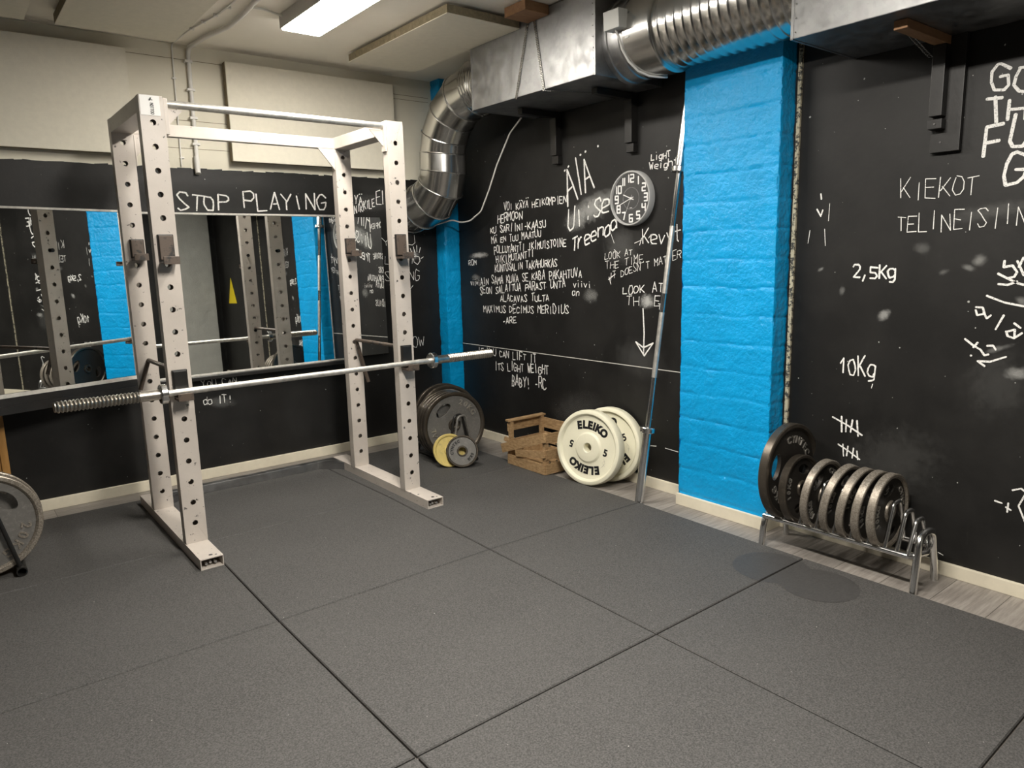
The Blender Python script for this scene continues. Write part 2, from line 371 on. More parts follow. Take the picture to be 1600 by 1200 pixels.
# ------------------------------------------------------------------ mesh helpers
class MB:
    """Collects shapes, then links them as one mesh object."""
    def __init__(self): self.b = bmesh.new()
    def quad(self, pts):
        return self.b.faces.new([self.b.verts.new(p) for p in pts])
    def box(self, x0, x1, y0, y1, z0, z1, bev=0.0, mtx=None):
        r = bmesh.ops.create_cube(self.b, size=1)
        S = Matrix.Diagonal((x1 - x0, y1 - y0, z1 - z0, 1)); T = Matrix.Translation(((x0 + x1) / 2, (y0 + y1) / 2, (z0 + z1) / 2))
        vs = r['verts']
        bmesh.ops.transform(self.b, matrix=T @ S, verts=vs)
        if bev:
            es = list({e for v in vs for e in v.link_edges})
            rr = bmesh.ops.bevel(self.b, geom=es, offset=bev, segments=2, affect='EDGES', profile=0.6)
            vs = list({v for f in rr['faces'] for v in f.verts} | {v for v in vs if v.is_valid})
        if mtx is not None: bmesh.ops.transform(self.b, matrix=mtx, verts=[v for v in vs if v.is_valid])
        return self
    def beam(self, p, q, w, t, up=(0, 0, 1), bev=0.0):
        """A straight bar from p to q, w wide and t thick (t along up)."""
        p = Vector(p); q = Vector(q); d = q - p; L = d.length; d.normalize()
        s = d.cross(Vector(up)).normalized(); u = s.cross(d)
        R = Matrix((d, s, u)).transposed().to_4x4(); R.translation = (p + q) / 2
        return self.box(-L / 2, L / 2, -w / 2, w / 2, -t / 2, t / 2, bev, R)
    def tube(self, path, r, seg=14, cap=True, closed=False):
        pts = [Vector(p) for p in path]
        n = len(pts); rad = r if hasattr(r, '__len__') else [r] * n
        tans = []
        for i in range(n):
            a = pts[i - 1] if (i or closed) else pts[i]; c = pts[(i + 1) % n] if (i < n - 1 or closed) else pts[i]
            t = (c - a)
            tans.append(t.normalized() if t.length > 1e-9 else (tans[-1] if tans else Vector((0, 0, 1))))
        ref = Vector((0, 0, 1)) if abs(tans[0].z) < 0.9 else Vector((1, 0, 0))
        nrm = (ref - tans[0] * ref.dot(tans[0])).normalized()
        rings = []
        for i in range(n):
            nrm = (nrm - tans[i] * nrm.dot(tans[i])).normalized()
            bn = tans[i].cross(nrm)
            rings.append([self.b.verts.new(pts[i] + rad[i] * (math.cos(2 * PI * k / seg) * nrm + math.sin(2 * PI * k / seg) * bn)) for k in range(seg)])
        for i in range(n if closed else n - 1):
            a, c = rings[i], rings[(i + 1) % n]
            for k in range(seg):
                f = self.b.faces.new([a[k], a[(k + 1) % seg], c[(k + 1) % seg], c[k]]); f.smooth = True
        if cap and not closed:
            self.b.faces.new(rings[0][::-1]); self.b.faces.new(rings[-1])
        return self
    def lathe(self, prof, seg=64, mtx=None, smooth=True, closed=False):
        """prof: (radius, height) pairs turned about the local z axis."""
        rings = []
        for r, h in prof:
            rings.append([self.b.verts.new((r * math.cos(2 * PI * k / seg), r * math.sin(2 * PI * k / seg), h)) for k in range(seg)])
        m = len(rings)
        for i in range(m if closed else m - 1):
            a, c = rings[i], rings[(i + 1) % m]
            for k in range(seg):
                f = self.b.faces.new([a[k], a[(k + 1) % seg], c[(k + 1) % seg], c[k]]); f.smooth = smooth
        if mtx is not None: bmesh.ops.transform(self.b, matrix=mtx, verts=[v for R_ in rings for v in R_])
        return self
    def disc(self, r, h, seg=48, mtx=None):
        vs = [self.b.verts.new((r * math.cos(2 * PI * k / seg), r * math.sin(2 * PI * k / seg), h)) for k in range(seg)]
        self.b.faces.new(vs)
        if mtx is not None: bmesh.ops.transform(self.b, matrix=mtx, verts=vs)
        return self
    def prism(self, poly, d, mtx=None):
        """poly: 2-D outline in local xy, pushed d along local z."""
        a = [self.b.verts.new((x, y, 0)) for x, y in poly]; c = [self.b.verts.new((x, y, d)) for x, y in poly]
        self.b.faces.new(a[::-1]); self.b.faces.new(c)
        n = len(a)
        for i in range(n): self.b.faces.new([a[i], a[(i + 1) % n], c[(i + 1) % n], c[i]])
        if mtx is not None: bmesh.ops.transform(self.b, matrix=mtx, verts=a + c)
        return self
    def ribbon(self, pts, w, fr, off=0.0):
        """A flat stroke of width w along 2-D pts; fr(x, y) -> 3-D point on the surface."""
        o, vx, vy = Vector(fr(0, 0)), Vector(fr(1, 0)), Vector(fr(0, 1))
        nrm = (vx - o).cross(vy - o).normalized()
        for (x0, y0), (x1, y1) in zip(pts, pts[1:]):
            self.k = (getattr(self, 'k', 0) + 1) % 9; lift = nrm * (self.k * .00012)      # strokes lie over one another, never in one plane
            dx, dy = x1 - x0, y1 - y0; L = math.hypot(dx, dy) or 1e-6
            ux, uy = dx / L, dy / L; nx, ny = -uy, ux
            e = w * 0.32; h0 = w / 2 * random.uniform(0.85, 1.1); h1 = w / 2 * random.uniform(0.8, 1.1)
            prof = [(-e, h0 * .5), (0, h0), (L, h1), (L + e, h1 * .5), (L + e, -h1 * .5), (L, -h1), (0, -h0), (-e, -h0 * .5)]
            self.b.faces.new([self.b.verts.new(Vector(fr(x0 + ux * a + nx * s, y0 + uy * a + ny * s)) + lift) for a, s in prof])
        return self
    def build(self, name, m, parent=None, org=None, loc=None, mods=(), normals=True):
        me = bpy.data.meshes.new(name)
        if normals: bmesh.ops.recalc_face_normals(self.b, faces=self.b.faces)
        if org is None and parent is None:
            vs = [v.co for v in self.b.verts]
            org = Vector((sum(v.x for v in vs) / len(vs), sum(v.y for v in vs) / len(vs), min(v.z for v in vs)))
            if loc is None: loc = org
        if org is not None: bmesh.ops.translate(self.b, verts=self.b.verts, vec=-Vector(org))
        for e in self.b.edges:
            if len(e.link_faces) == 2 and e.calc_face_angle(0) > 0.62: e.smooth = False
        self.b.to_mesh(me); self.b.free()
        for mm in (m if isinstance(m, (list, tuple)) else [m]): me.materials.append(MT[mm] if isinstance(mm, str) else mm)
        o = bpy.data.objects.new(name, me); COL.objects.link(o)
        if loc is not None: o.location = loc
        if parent is not None: o.parent = parent
        return o

def tag(o, label, cat, group=None, kind=None):
    if label: o['label'] = label
    if cat: o['category'] = cat
    if group: o['group'] = group
    if kind: o['kind'] = kind
    return o
def thing(name, loc, label, cat, group=None, rot=None):
    o = bpy.data.objects.new(name, None); o.empty_display_size = 0.05
    COL.objects.link(o); o.location = loc
    if rot is not None: o.rotation_euler = rot
    return tag(o, label, cat, group)
def structure(o):
    o['kind'] = 'structure'
    return o
def copy_thing(src, loc, rot, label):
    """A copy of a thing with copies of its parts and sub-parts."""
    r = src.copy(); COL.objects.link(r); r.location = loc; r.rotation_euler = rot; r['label'] = label
    for ch in list(src.children):
        c = ch.copy(); COL.objects.link(c); c.parent = r
        for g in list(ch.children):
            d = g.copy(); COL.objects.link(d); d.parent = c
    return r
def fillet(path, r, n=6):
    pts = [Vector(p) for p in path]; out = [pts[0]]
    for a, b, c in zip(pts, pts[1:], pts[2:]):
        u = (a - b); v = (c - b); lu, lv = u.length, v.length; u.normalize(); v.normalize()
        ang = u.angle(v); t = min(r / math.tan(ang / 2), lu * 0.49, lv * 0.49)
        rr = t * math.tan(ang / 2); bis = (u + v).normalized(); ctr = b + bis * (rr / math.sin(ang / 2))
        p0 = b + u * t - ctr; p1 = b + v * t - ctr
        tot = p0.angle(p1); ax = p0.cross(p1).normalized()
        for i in range(n + 1): out.append(ctr + Matrix.Rotation(tot * i / n, 3, ax) @ p0)
    out.append(pts[-1])
    return out
def arc_pts(c, u, v, r, a0, a1, n=12):
    c, u, v = Vector(c), Vector(u), Vector(v)
    return [c + r * (math.cos(a0 + (a1 - a0) * i / n) * u + math.sin(a0 + (a1 - a0) * i / n) * v) for i in range(n + 1)]
def text_geo(mb, s, size, mtx, depth=0.0, bold=0.0):
    """Adds solid lettering (built-in font) to a mesh builder."""
    cu = bpy.data.curves.new('lettering', 'FONT'); cu.body = s; cu.size = size; cu.extrude = depth; cu.offset = bold
    cu.align_x = 'CENTER'; cu.align_y = 'CENTER'; cu.resolution_u = 3
    o = bpy.data.objects.new('lettering', cu); COL.objects.link(o)
    dg = bpy.context.evaluated_depsgraph_get(); dg.update()
    me = bpy.data.meshes.new_from_object(o.evaluated_get(dg))
    bpy.data.objects.remove(o); bpy.data.curves.remove(cu)
    n0 = len(mb.b.verts); mb.b.from_mesh(me); bpy.data.meshes.remove(me)
    mb.b.verts.ensure_lookup_table()
    bmesh.ops.transform(mb.b, matrix=mtx, verts=mb.b.verts[n0:])
def ring_text(mb, s, R, a_mid, size, z, depth, step, flip=False, bold=0.0, up=1):
    """Letters set round a circle in the local xy plane; a_mid is the angle of the middle letter (degrees, ccw from +x)."""
    n = len(s)
    for i, ch in enumerate(s):
        if ch == ' ': continue
        k = i - (n - 1) / 2
        a = math.radians(a_mid) + (k * step if flip else -k * step)
        rot = a + PI / 2 if flip else a - PI / 2
        text_geo(mb, ch, size, Matrix.Translation((R * math.cos(a), R * math.sin(a), z)) @ Matrix.Rotation(rot, 4, 'Z'), depth, bold)

FONT = {
 'A': "02 28 42|14 34", 'Ä': "02 27 42|14 34|09 19|39 49", 'B': "02 08 28 37 36 25 05|25 34 33 22 02", 'C': "47 28 18 06 04 12 32 43",
 'D': "02 08 28 46 44 22 02", 'E': "42 02 08 48|05 35", 'F': "02 08 48|05 35", 'G': "47 28 18 06 04 12 32 43 45 25", 'H': "02 08|42 48|05 45",
 'I': "22 28", 'J': "18 48 43 32 12 03", 'K': "02 08|48 04|15 42", 'L': "08 02 42", 'M': "02 08 25 48 42", 'N': "02 08 42 48",
 'O': "18 06 04 12 32 44 46 38 18", 'P': "02 08 38 47 46 35 05", 'R': "02 08 38 47 46 35 05|25 42", 'S': "47 38 18 07 16 34 43 32 12 03",
 'T': "08 48|28 22", 'U': "08 03 12 32 43 48", 'V': "08 22 48", 'W': "08 12 26 32 48", 'X': "02 48|08 42", 'Y': "08 25 48|25 22",
 'Z': "08 48 02 42", '0': "18 06 04 12 32 44 46 38 18", '1': "06 28 22", '2': "07 18 38 47 46 02 42", '5': "48 08 05 35 44 43 32 02", ',': "23 10",
 'e': "04 44 45 36 16 05 03 12 42", 'v': "06 22 46", 'y': "06 23|46 10", 't': "28 23 32|06 46", 'i': "22 26|28 28", 'l': "28 22",
 's': "45 36 16 05 43 32 12 03", 'r': "02 06|04 26 36", 'n': "02 06|05 16 36 45 42", 'a': "45 36 16 05 03 12 32 43|46 42",
 'g': "45 36 16 05 03 12 32 43|46 41 30 10", 'h': "02 08|05 16 36 45 42", 'd': "48 42|43 32 12 03 05 16 36 45", 'o': "16 05 03 12 32 43 45 36 16",
 '-': "15 35", '!': "28 24|22 22", "'": "28 27", '.': "22 22", ':': "22 23|25 26", 'k': "02 08|46 04|15 42"}
DIGITS = {'0': "02 08 48 42 02", '1': "28 22", '2': "08 48 45 05 02 42", '3': "08 48 42 02|05 45", '4': "08 05 45|48 42", '5': "48 08 05 45 42 02",
 '6': "48 08 02 42 45 05", '7': "08 48 22", '8': "02 08 48 42 02|05 45", '9': "45 05 08 48 42 02"}
def glyph(ch, font=FONT):
    return [[(int(p[0]) / 4.0, (int(p[1]) - 2) / 6.0) for p in l.split()] for l in font.get(ch, '').split('|') if l]

# ------------------------------------------------------------------ the room
FZ = -0.012                                      # laminate, below the 12 mm mats
XR, YB, ZC = 0.29, 3.17, 2.62
XL, YF = -4.6, -2.8
floor = structure(MB().box(XL, XR + .1, YF, YB + .1, FZ - .1, FZ).build('floor', 'laminate', loc=(0, 0.072, 0), org=(0, 0.072, 0)))
structure(MB().box(XL, -3.004, -2.0, 2.955, FZ, 0).build('floor', 'rubber'))      # rubber floor of the rest of the room
structure(MB().box(XL - .1, XR + .1, YF - .1, YB + .1, ZC, ZC + .1).build('ceiling', 'ceil'))
wall_right = structure(MB().box(XR, XR + .1, YF, YB + .1, FZ - .1, ZC).build('wall_right', 'board', loc=(XR, 0, 0), org=(XR, 0, 0)))
ZB = 1.922                                       # top of the black paint
wb = MB().box(XL, XR + .1, YB, YB + .1, ZB, ZC)
wb.b.faces.ensure_lookup_table(); n0 = len(wb.b.faces)
wb.box(XL, XR + .1, YB, YB + .1, FZ - .1, ZB)
wb.b.faces.ensure_lookup_table()
for f in list(wb.b.faces)[n0:]: f.material_index = 1
wall_back = structure(wb.build('wall_back', ['white', 'board'], loc=(0, YB, 0), org=(0, YB, 0)))
structure(MB().box(XL - .1, XL, YF - .1, YB + .1, FZ - .1, ZC).build('wall_left', 'board'))
structure(MB().box(XL, XR + .1, YF - .1, YF, FZ - .1, ZC).build('wall_front', 'board'))
# grooves between the white boards of the upper back wall
gr = MB()
for z in (2.535, 2.19, 2.03): gr.box(-1.875, -1.33, YB - .0008, YB, z, z + .003)
for z in (2.5, 2.47): gr.box(-.18, .14, YB - .0008, YB, z, z + .003)
gr.build('board_groove', 'wool', wall_back, org=(0, YB, 0))
# ragged bottom edge of the white paint on the back wall
rag = MB(); x = -3.4
while x < .15:
    w = random.uniform(.03, .09); rag.quad([(x, YB - .001, ZB + .002), (x + w, YB - .001, ZB + .002), (x + w, YB - .001, ZB - random.uniform(.001, .009)), (x, YB - .001, ZB - random.uniform(.001, .009))]); x += w
rag.build('paint_edge', 'white', wall_back, org=(0, YB, 0))

def brick_face(mb, o, u, v, n, W, H, rowh, brickl, seed, step=0.008, amp=1.0):
    """A painted brick surface as real relief: origin o, width along u, height along v, outward n."""
    o, u, v, n = Vector(o), Vector(u), Vector(v), Vector(n)
    nu, nv = max(2, int(W / step)), max(2, int(H / step)); grid = []
    for j in range(nv + 1):
        row = []
        for i in range(nu + 1):
            a, h = W * i / nu, H * j / nv
            wob = 0.010 * noise.noise(Vector((a * 7 + seed, h * 7, 1.3)))
            hh = h + wob + 0.062; r = math.floor(hh / rowh); fr = hh / rowh - r
            aa = (a + wob + (brickl / 2 if r % 2 else 0) + 0.05 * noise.noise(Vector((r * 3.1, seed, 0)))) / brickl; fc = aa - math.floor(aa)
            dm = min(min(fr, 1 - fr) * rowh, min(fc, 1 - fc) * brickl * 1.6)
            d = -0.0042 * math.exp(-(dm / 0.0065) ** 2) * (1.0 if fr * rowh < .02 or (1 - fr) * rowh < .02 else .55) * (0.75 + 0.5 * noise.noise(Vector((a * 9, h * 9, seed))))
            d += 0.0026 * noise.noise(Vector((a * 13 + seed, h * 13, 0))) + 0.0020 * noise.noise(Vector((a * 38 + seed, h * 38, 5))) + 0.0030 * noise.noise(Vector((math.floor(aa) * 5.3, r * 7.7, seed)))
            edge = min(a, W - a)
            if edge < 0.008: d -= 0.002
            row.append(mb.b.verts.new(o + u * a + v * h + n * (d * amp)))
        grid.append(row)
    for j in range(nv):
        for i in range(nu):
            f = mb.b.faces.new([grid[j][i], grid[j][i + 1], grid[j + 1][i + 1], grid[j + 1][i]]); f.smooth = True
# big blue pillar on the right wall
P0, P1, PX = 0.315, 0.852, 0.175
pb = MB()
brick_face(pb, (PX, P1, FZ), (0, -1, 0), (0, 0, 1), (-1, 0, 0), P1 - P0, ZC - FZ, 0.138, 0.29, 3.0)
brick_face(pb, (PX, P0, FZ), (1, 0, 0), (0, 0, 1), (0, -1, 0), XR - PX, ZC - FZ, 0.138, 0.29, 9.0)
brick_face(pb, (XR, P1, FZ), (-1, 0, 0), (0, 0, 1), (0, 1, 0), XR - PX, ZC - FZ, 0.138, 0.29, 14.0)
bmesh.ops.remove_doubles(pb.b, verts=pb.b.verts, dist=0.004)
structure(tag(pb.build('pillar', 'blue'), 'wide bright blue painted brick pillar beside the leaning barbell', 'pillar'))
# narrow blue pillar in the corner
cb = MB()
brick_face(cb, (.16, YB, FZ), (0, -1, 0), (0, 0, 1), (-1, 0, 0), YB - 3.05, ZC - FZ, 0.19, 0.4, 21.0, 0.012, 1.3)
brick_face(cb, (.16, 3.05, FZ), (1, 0, 0), (0, 0, 1), (0, -1, 0), XR - .16, ZC - FZ, 0.19, 0.4, 25.0, 0.012, 1.3)
bmesh.ops.remove_doubles(cb.b, verts=cb.b.verts, dist=0.004)
structure(tag(cb.build('pillar', 'blue'), 'narrow blue painted pillar in the far corner behind the round duct', 'pillar'))
# grey brick pillar on the wall behind the camera, seen in the mirror
gb = MB()
brick_face(gb, (-.42, YF + .12, FZ), (1, 0, 0), (0, 0, 1), (0, 1, 0), .60, ZC - FZ, 0.138, 0.29, 33.0, 0.02)
gb.box(-.42, .18, YF, YF + .112, FZ, ZC)
structure(tag(gb.build('pillar', 'grey_brick'), 'grey painted brick pillar seen in the right mirror', 'pillar'))
# skirting
structure(MB().box(XL, .15, YB - .022, YB, FZ, .052, .003).build('baseboard_back', 'cream'))
sk = MB().box(XR - .018, XR, P1, 3.05, FZ, .050, .003).box(PX - .016, PX, P0 - .016, P1 + .005, FZ, .052, .003).box(PX, XR, P0 - .016, P0, FZ, .052, .003)
sk.box(XR - .016, XR, YF, P0 - .016, FZ, .045, .003)
structure(sk.build('baseboard_right', 'cream'))
structure(MB().box(.145, .16, 3.03, YB - .022, FZ, .05).box(.145, XR - .018, 3.035, 3.05, FZ, .05).build('baseboard_corner', 'cream'))
# bare edge of the black board beside the pillar
structure(MB().box(XR - .012, XR, P0 - .030, P0 - .013, .05, ZC).build('trim_1', 'edge'))
structure(MB().box(XR - .010, XR, -1.046, -1.040, .05, ZC).build('trim_2', 'edge'))
structure(MB().box(XR - .006, XR, P1, P1 + .012, .06, ZC).build('trim_3', 'white_strip'))
MB().box(XR - .002, XR, P1 + .012, 3.05, .690, .6945).build('panel_seam', 'white_strip', wall_right, org=(XR, 0, 0))

# ------------------------------------------------------------------ chalk on the walls
def wall_frame(w, d=0.0015):
    if w == 'R': return lambda x, y: (-d, -x, y)                # local to wall_right (origin XR,0,0)
    return lambda x, y: (x, -d, y)
for k, (w, s, a0, z0, a1, z1, h, wt) in enumerate(CHALK_TEXT):
    sx = -1 if w == 'R' else 1
    X0, X1 = a0 * sx, a1 * sx
    n = len(s); adv = (X1 - X0) / n; mb = MB(); fr = wall_frame(w, 0.0014 + 0.0002 * (k % 4))
    for i, ch in enumerate(s):
        jx, jy, js, sl = random.uniform(-.06, .06), random.uniform(-.13, .10), random.uniform(.82, 1.2), random.uniform(-.14, .18)
        for line in glyph(ch):
            pts = []
            for gx, gy in line:
                gx += random.uniform(-.07, .07); gy += random.uniform(-.06, .06)
                px_ = X0 + adv * (i + .1 + (gx + sl * gy + jx) * .76)
                pts.append((px_, z0 + (z1 - z0) * (i + gx * .8) / n + h * (gy * js + jy)))
            if len(pts) > 1: mb.ribbon(pts, wt / 1000.0 * (.88 if wt < 14 else .74), fr)
    mb.build('chalk_writing', 'chalk', wall_right if w == 'R' else wall_back, normals=False)
for w, wt, lines in CHALK_STROKES:
    mb = MB(); fr = wall_frame(w, 0.0024); sx = -1 if w == 'R' else 1
    for l in lines: mb.ribbon([(a * sx, z) for a, z in l], wt / 1000.0, fr)
    mb.build('chalk_mark', 'chalk', wall_right if w == 'R' else wall_back, normals=False)
for k, (w, c, e, g, s) in enumerate(CHALK_SMUDGES):
    sx = -1 if w == 'R' else 1; fr = wall_frame(w, 0.0006 + 0.00004 * k)
    mb = MB(); uv = mb.b.loops.layers.uv.new('UVMap')
    f = mb.quad([fr((c[0] + e[0] * i + g[0] * j) * sx, c[1] + e[1] * i + g[1] * j) for i, j in ((-1.25, -1.25), (1.25, -1.25), (1.25, 1.25), (-1.25, 1.25))])
    for lp, q in zip(f.loops, ((-.125, -.125), (1.125, -.125), (1.125, 1.125), (-.125, 1.125))): lp[uv].uv = q
    mb.build('chalk_smudge', m_smudge(s), wall_right if w == 'R' else wall_back, normals=False)

# ------------------------------------------------------------------ rubber mats
NODE = {(0, 2): (.004, 1.99), (0, 1): (.006, .985), (0, 0): (-.012, .004), (0, -1): (-.008, -.99),
        (-1, 2): (-.976, 2.018), (-1, 1): (-.993, 1.012), (-1, 0): (-1.002, .0), (-1, -1): (-1.005, -1.0),
        (-2, 2): (-1.995, 2.012), (-2, 1): (-2.006, 1.0), (-2, 0): (-1.999, -.002)}
def node(i, j):
    y = {3: 2.955, -2: -2.0}.get(j, float(j))
    return NODE.get((i, j), (float(i), y))
MATS = {(-1, 2): 'black rubber floor mat in the far corner under the standing grey weight plates',
        (-2, 2): 'black rubber floor mat between the rear feet of the power rack along the mirror wall',
        (-3, 2): 'black rubber floor mat under the left plate stand by the wooden board',
        (-1, 1): 'black rubber floor mat in front of the cream bumper plates and wooden crate',
        (-2, 1): 'black rubber floor mat between the two front feet of the power rack',
        (-3, 1): 'black rubber floor mat left of the front foot of the power rack',
        (-1, 0): 'black rubber floor mat beside the blue pillar with two round pressed marks',
        (-2, 0): 'black rubber floor mat lying whole in the middle foreground',
        (-3, 0): 'black rubber floor mat in the lower left corner of the photo',
        (-1, -1): 'black rubber floor mat in the lower right in front of the chrome plate rack',
        (-2, -1): 'black rubber floor mat at the bottom edge, lower centre of the photo',
        (-3, -1): 'black rubber floor mat barely showing at the bottom edge, left of the lower centre seam',
        (-1, -2): 'black rubber floor mat just showing in the extreme lower right corner'}
for (i, j), lab in MATS.items():
    c = [node(i, j), node(i + 1, j), node(i + 1, j + 1), node(i, j + 1)]
    g = .0030; mb = MB(); cx = sum(p[0] for p in c) / 4; cy = sum(p[1] for p in c) / 4
    q = [(x + (g if x < cx else -g), y + (g if y < cy else -g)) for x, y in c]
    lo = [mb.b.verts.new((x, y, FZ)) for x, y in q]; s = .0035
    mid = [mb.b.verts.new((x, y, -s)) for x, y in q]
    top = [mb.b.verts.new((x + (s if x < cx else -s), y + (s if y < cy else -s), 0)) for x, y in q]
    mb.b.faces.new(top)
    for a, b_ in ((lo, mid), (mid, top)):
        for k in range(4): mb.b.faces.new([a[k], a[(k + 1) % 4], b_[(k + 1) % 4], b_[k]])
    o = mb.build('rubber_mat', 'rubber', org=(cx, cy, FZ), loc=(cx, cy, FZ))
    tag(o, lab, 'floor mat', 'square rubber floor mats')
    if (i, j) in ((-1, 0), (-1, -1)):
        for mx, my, r in ((-.205, .045, .158), (-.212, -.175, .152)):
            # pressed ring left by a weight plate; kept to the part of the disc on this mat
            lo_y, hi_y = (node(i, 0)[1] + .006, 9) if j == 0 else (-9, node(i, 0)[1] - .006)
            pts = []
            for k in range(96):
                a = 2 * PI * k / 96; y = my + r * math.sin(a)
                pts.append((mx + r * math.cos(a) - cx, min(max(y, lo_y), hi_y) - cy))
            if max(p[1] for p in pts) - min(p[1] for p in pts) < .02: continue
            mk = MB(); mk.b.faces.new([mk.b.verts.new((x, y, -FZ + (.0006 if r > .155 else .001))) for x, y in pts])
            mk.build('pressed_mark', 'mark', o)

# ------------------------------------------------------------------ power rack
rack = thing('power_rack', (-1.46, 2.25, 0), 'pale grey steel power rack with drilled uprights in front of the mirrors', 'power rack')
RO = (-1.46, 2.25, 0)
PW, PD = .098, .05
YF_, YR_ = 1.91, 2.54
ZT = 2.058
def rk(mb, name, m='rack', parent=rack): return mb.build(name, m, parent, org=RO)
def holed_post(x0, y0, zs):
    mb = MB(); x1, y1, z0, z1 = x0 + PW, y0 + PD, .05, ZT
    cx = (x0 + x1) / 2; hr = .0125
    cuts = [z0] + [(a + b) / 2 for a, b in zip(zs, zs[1:])] + [z1]
    for yy in (y0, y1):
        for zc, za, zb in zip(zs, cuts, cuts[1:]):
            angs = sorted({round(2 * PI * k / 24, 6) for k in range(24)} | {round(math.atan2(b - zc, a - cx) % (2 * PI), 6) for a in (x0, x1) for b in (za, zb)})
            inn, out = [], []
            for a in angs:
                ca, sa = math.cos(a), math.sin(a)
                t = min((((x1 if ca > 0 else x0) - cx) / ca) if abs(ca) > 1e-6 else 9, (((zb if sa > 0 else za) - zc) / sa) if abs(sa) > 1e-6 else 9)
                inn.append(mb.b.verts.new((cx + hr * ca, yy, zc + hr * sa))); out.append(mb.b.verts.new((cx + t * ca, yy, zc + t * sa)))
            for k in range(len(angs)):
                q = (k + 1) % len(angs); mb.b.faces.new([inn[k], inn[q], out[q], out[k]])
    for xx in (x0, x1): mb.quad([(xx, y0, z0), (xx, y1, z0), (xx, y1, z1), (xx, y0, z1)])
    mb.quad([(x0, y0, z1), (x1, y0, z1), (x1, y1, z1), (x0, y1, z1)])
    bmesh.ops.remove_doubles(mb.b, verts=mb.b.verts, dist=.0004)
    o = rk(mb, 'upright')
    md = o.modifiers.new('wall', 'SOLIDIFY'); md.thickness = .003; md.offset = -1
    return o
ZH = [.147 + .1 * k for k in range(19)]
for x0 in (-2.100, -.924):
    for y0 in (YF_, YR_): holed_post(x0, y0, ZH)
# feet: open rectangular tubes
for x0 in (-2.103, -.922):
    x1, y0, y1, z1, t = x0 + .1, 1.672, 2.87, .05, .004
    mb = MB().box(x0, x1, y0, y1, z1 - t, z1).box(x0, x1, y0, y1, 0, t).box(x0, x0 + t, y0, y1, t, z1 - t).box(x1 - t, x1, y0, y1, t, z1 - t).box(x0 + t, x1 - t, y0 + .12, y0 + .125, t, z1 - t)
    ft = rk(mb, 'foot')
    cp = MB()
    cp.disc(.009, 0, 16, Matrix.Translation((x0 + .055, y0 + .035, z1 + .0006)))
    cp.disc(.005, 0, 12, Matrix.Translation((x0 + .075, y0 + .025, z1 + .0006)))
    rk(cp, 'bolt_hole', 'ink', ft)
    bl = MB()
    for k in range(3): bl.tube([(x0 + .03 + .02 * k, y0 + .02 + .01 * (k % 2), .018), (x0 + .03 + .02 * k, y0 + .06, .018)], .006, 8)
    rk(bl, 'bolt', 'chrome', ft)
# galvanised floor crossmember with angled ends
cm = MB().box(-2.003, -.922, 2.82, 2.87, 0, .048, .002)
for s, xf in ((1, -.922), (-1, -2.003)):
    poly = [(xf, 2.70), (xf, 2.82), (xf - s * .125, 2.82)]
    cm.prism(poly if s > 0 else poly[::-1], .047)
rk(cm, 'floor_crossmember', 'rack_galv')
# top frame
for x0 in (-2.100, -.924):
    rk(MB().box(x0 + .001, x0 + PW - .001, YF_ + PD, YR_, ZT - .066, ZT, .003), 'side_beam')
rk(MB().box(-2.100 + PW, -.924, YR_ + .003, YR_ + PD - .003, ZT - .064, ZT - .004, .003), 'rear_beam')
pu = rk(MB().tube([(-2.004, YF_ + .03, ZT - .024), (-.922, YF_ + .03, ZT - .024)], .0165, 20), 'pull_up_bar', 'barsteel')
for x, s in ((-2.002, 1), (-.924, -1)):
    mb = MB(); Mx = Matrix.Translation((x, YF_ + .034, 0)) @ Matrix.Rotation(PI / 2, 4, 'X')
    mb.prism([(0, ZT - .045), (s * .085, ZT - .045), (s * .0, ZT - .135)], .006, Mx)
    rk(mb, 'gusset_plate')
    rk(MB().box(min(x, x + s * .008), max(x, x + s * .018), YF_ + .003, YF_ + .047, ZT - .155, ZT - .004, .003), 'mounting_plate')
for x, s in ((-2.002, 1), (-.924, -1)):
    mb = MB(); Mx = Matrix.Translation((x, YR_ + .012, 0)) @ Matrix.Rotation(PI / 2, 4, 'X')
    mb.prism([(0, ZT - .064), (s * .10, ZT - .064), (0, ZT - .185)], .007, Mx)
    rk(mb, 'gusset_plate')
    if s > 0: rk(MB().box(x, x + .008, YR_ - .004, YR_ + .04, ZT - .22, ZT - .07, .003), 'mounting_plate')
stk = rk(MB().box(-2.096, -2.018, YF_ - .0048, YF_ - .0032, ZT - .083, ZT - .002), 'sticker', 'label')
lt = MB(); fr = lambda x, y: (x, YF_ - .0053, y)
for k, gch in enumerate("NOTTOO"):
    for l in glyph(gch):
        # small upright lettering turned a quarter, read from top to bottom
        lt.ribbon([(-2.050 + (gy - .5) * .012, ZT - .036 - k * .0078 - (gx - .5) * .006) for gx, gy in l], .0022, fr)
lt.ribbon([(-2.058, ZT - .022), (-2.052, ZT - .012)], .005, fr); lt.ribbon([(-2.060, ZT - .018), (-2.046, ZT - .02)], .003, fr)
rk(lt, 'sticker_lettering', 'ink', stk)
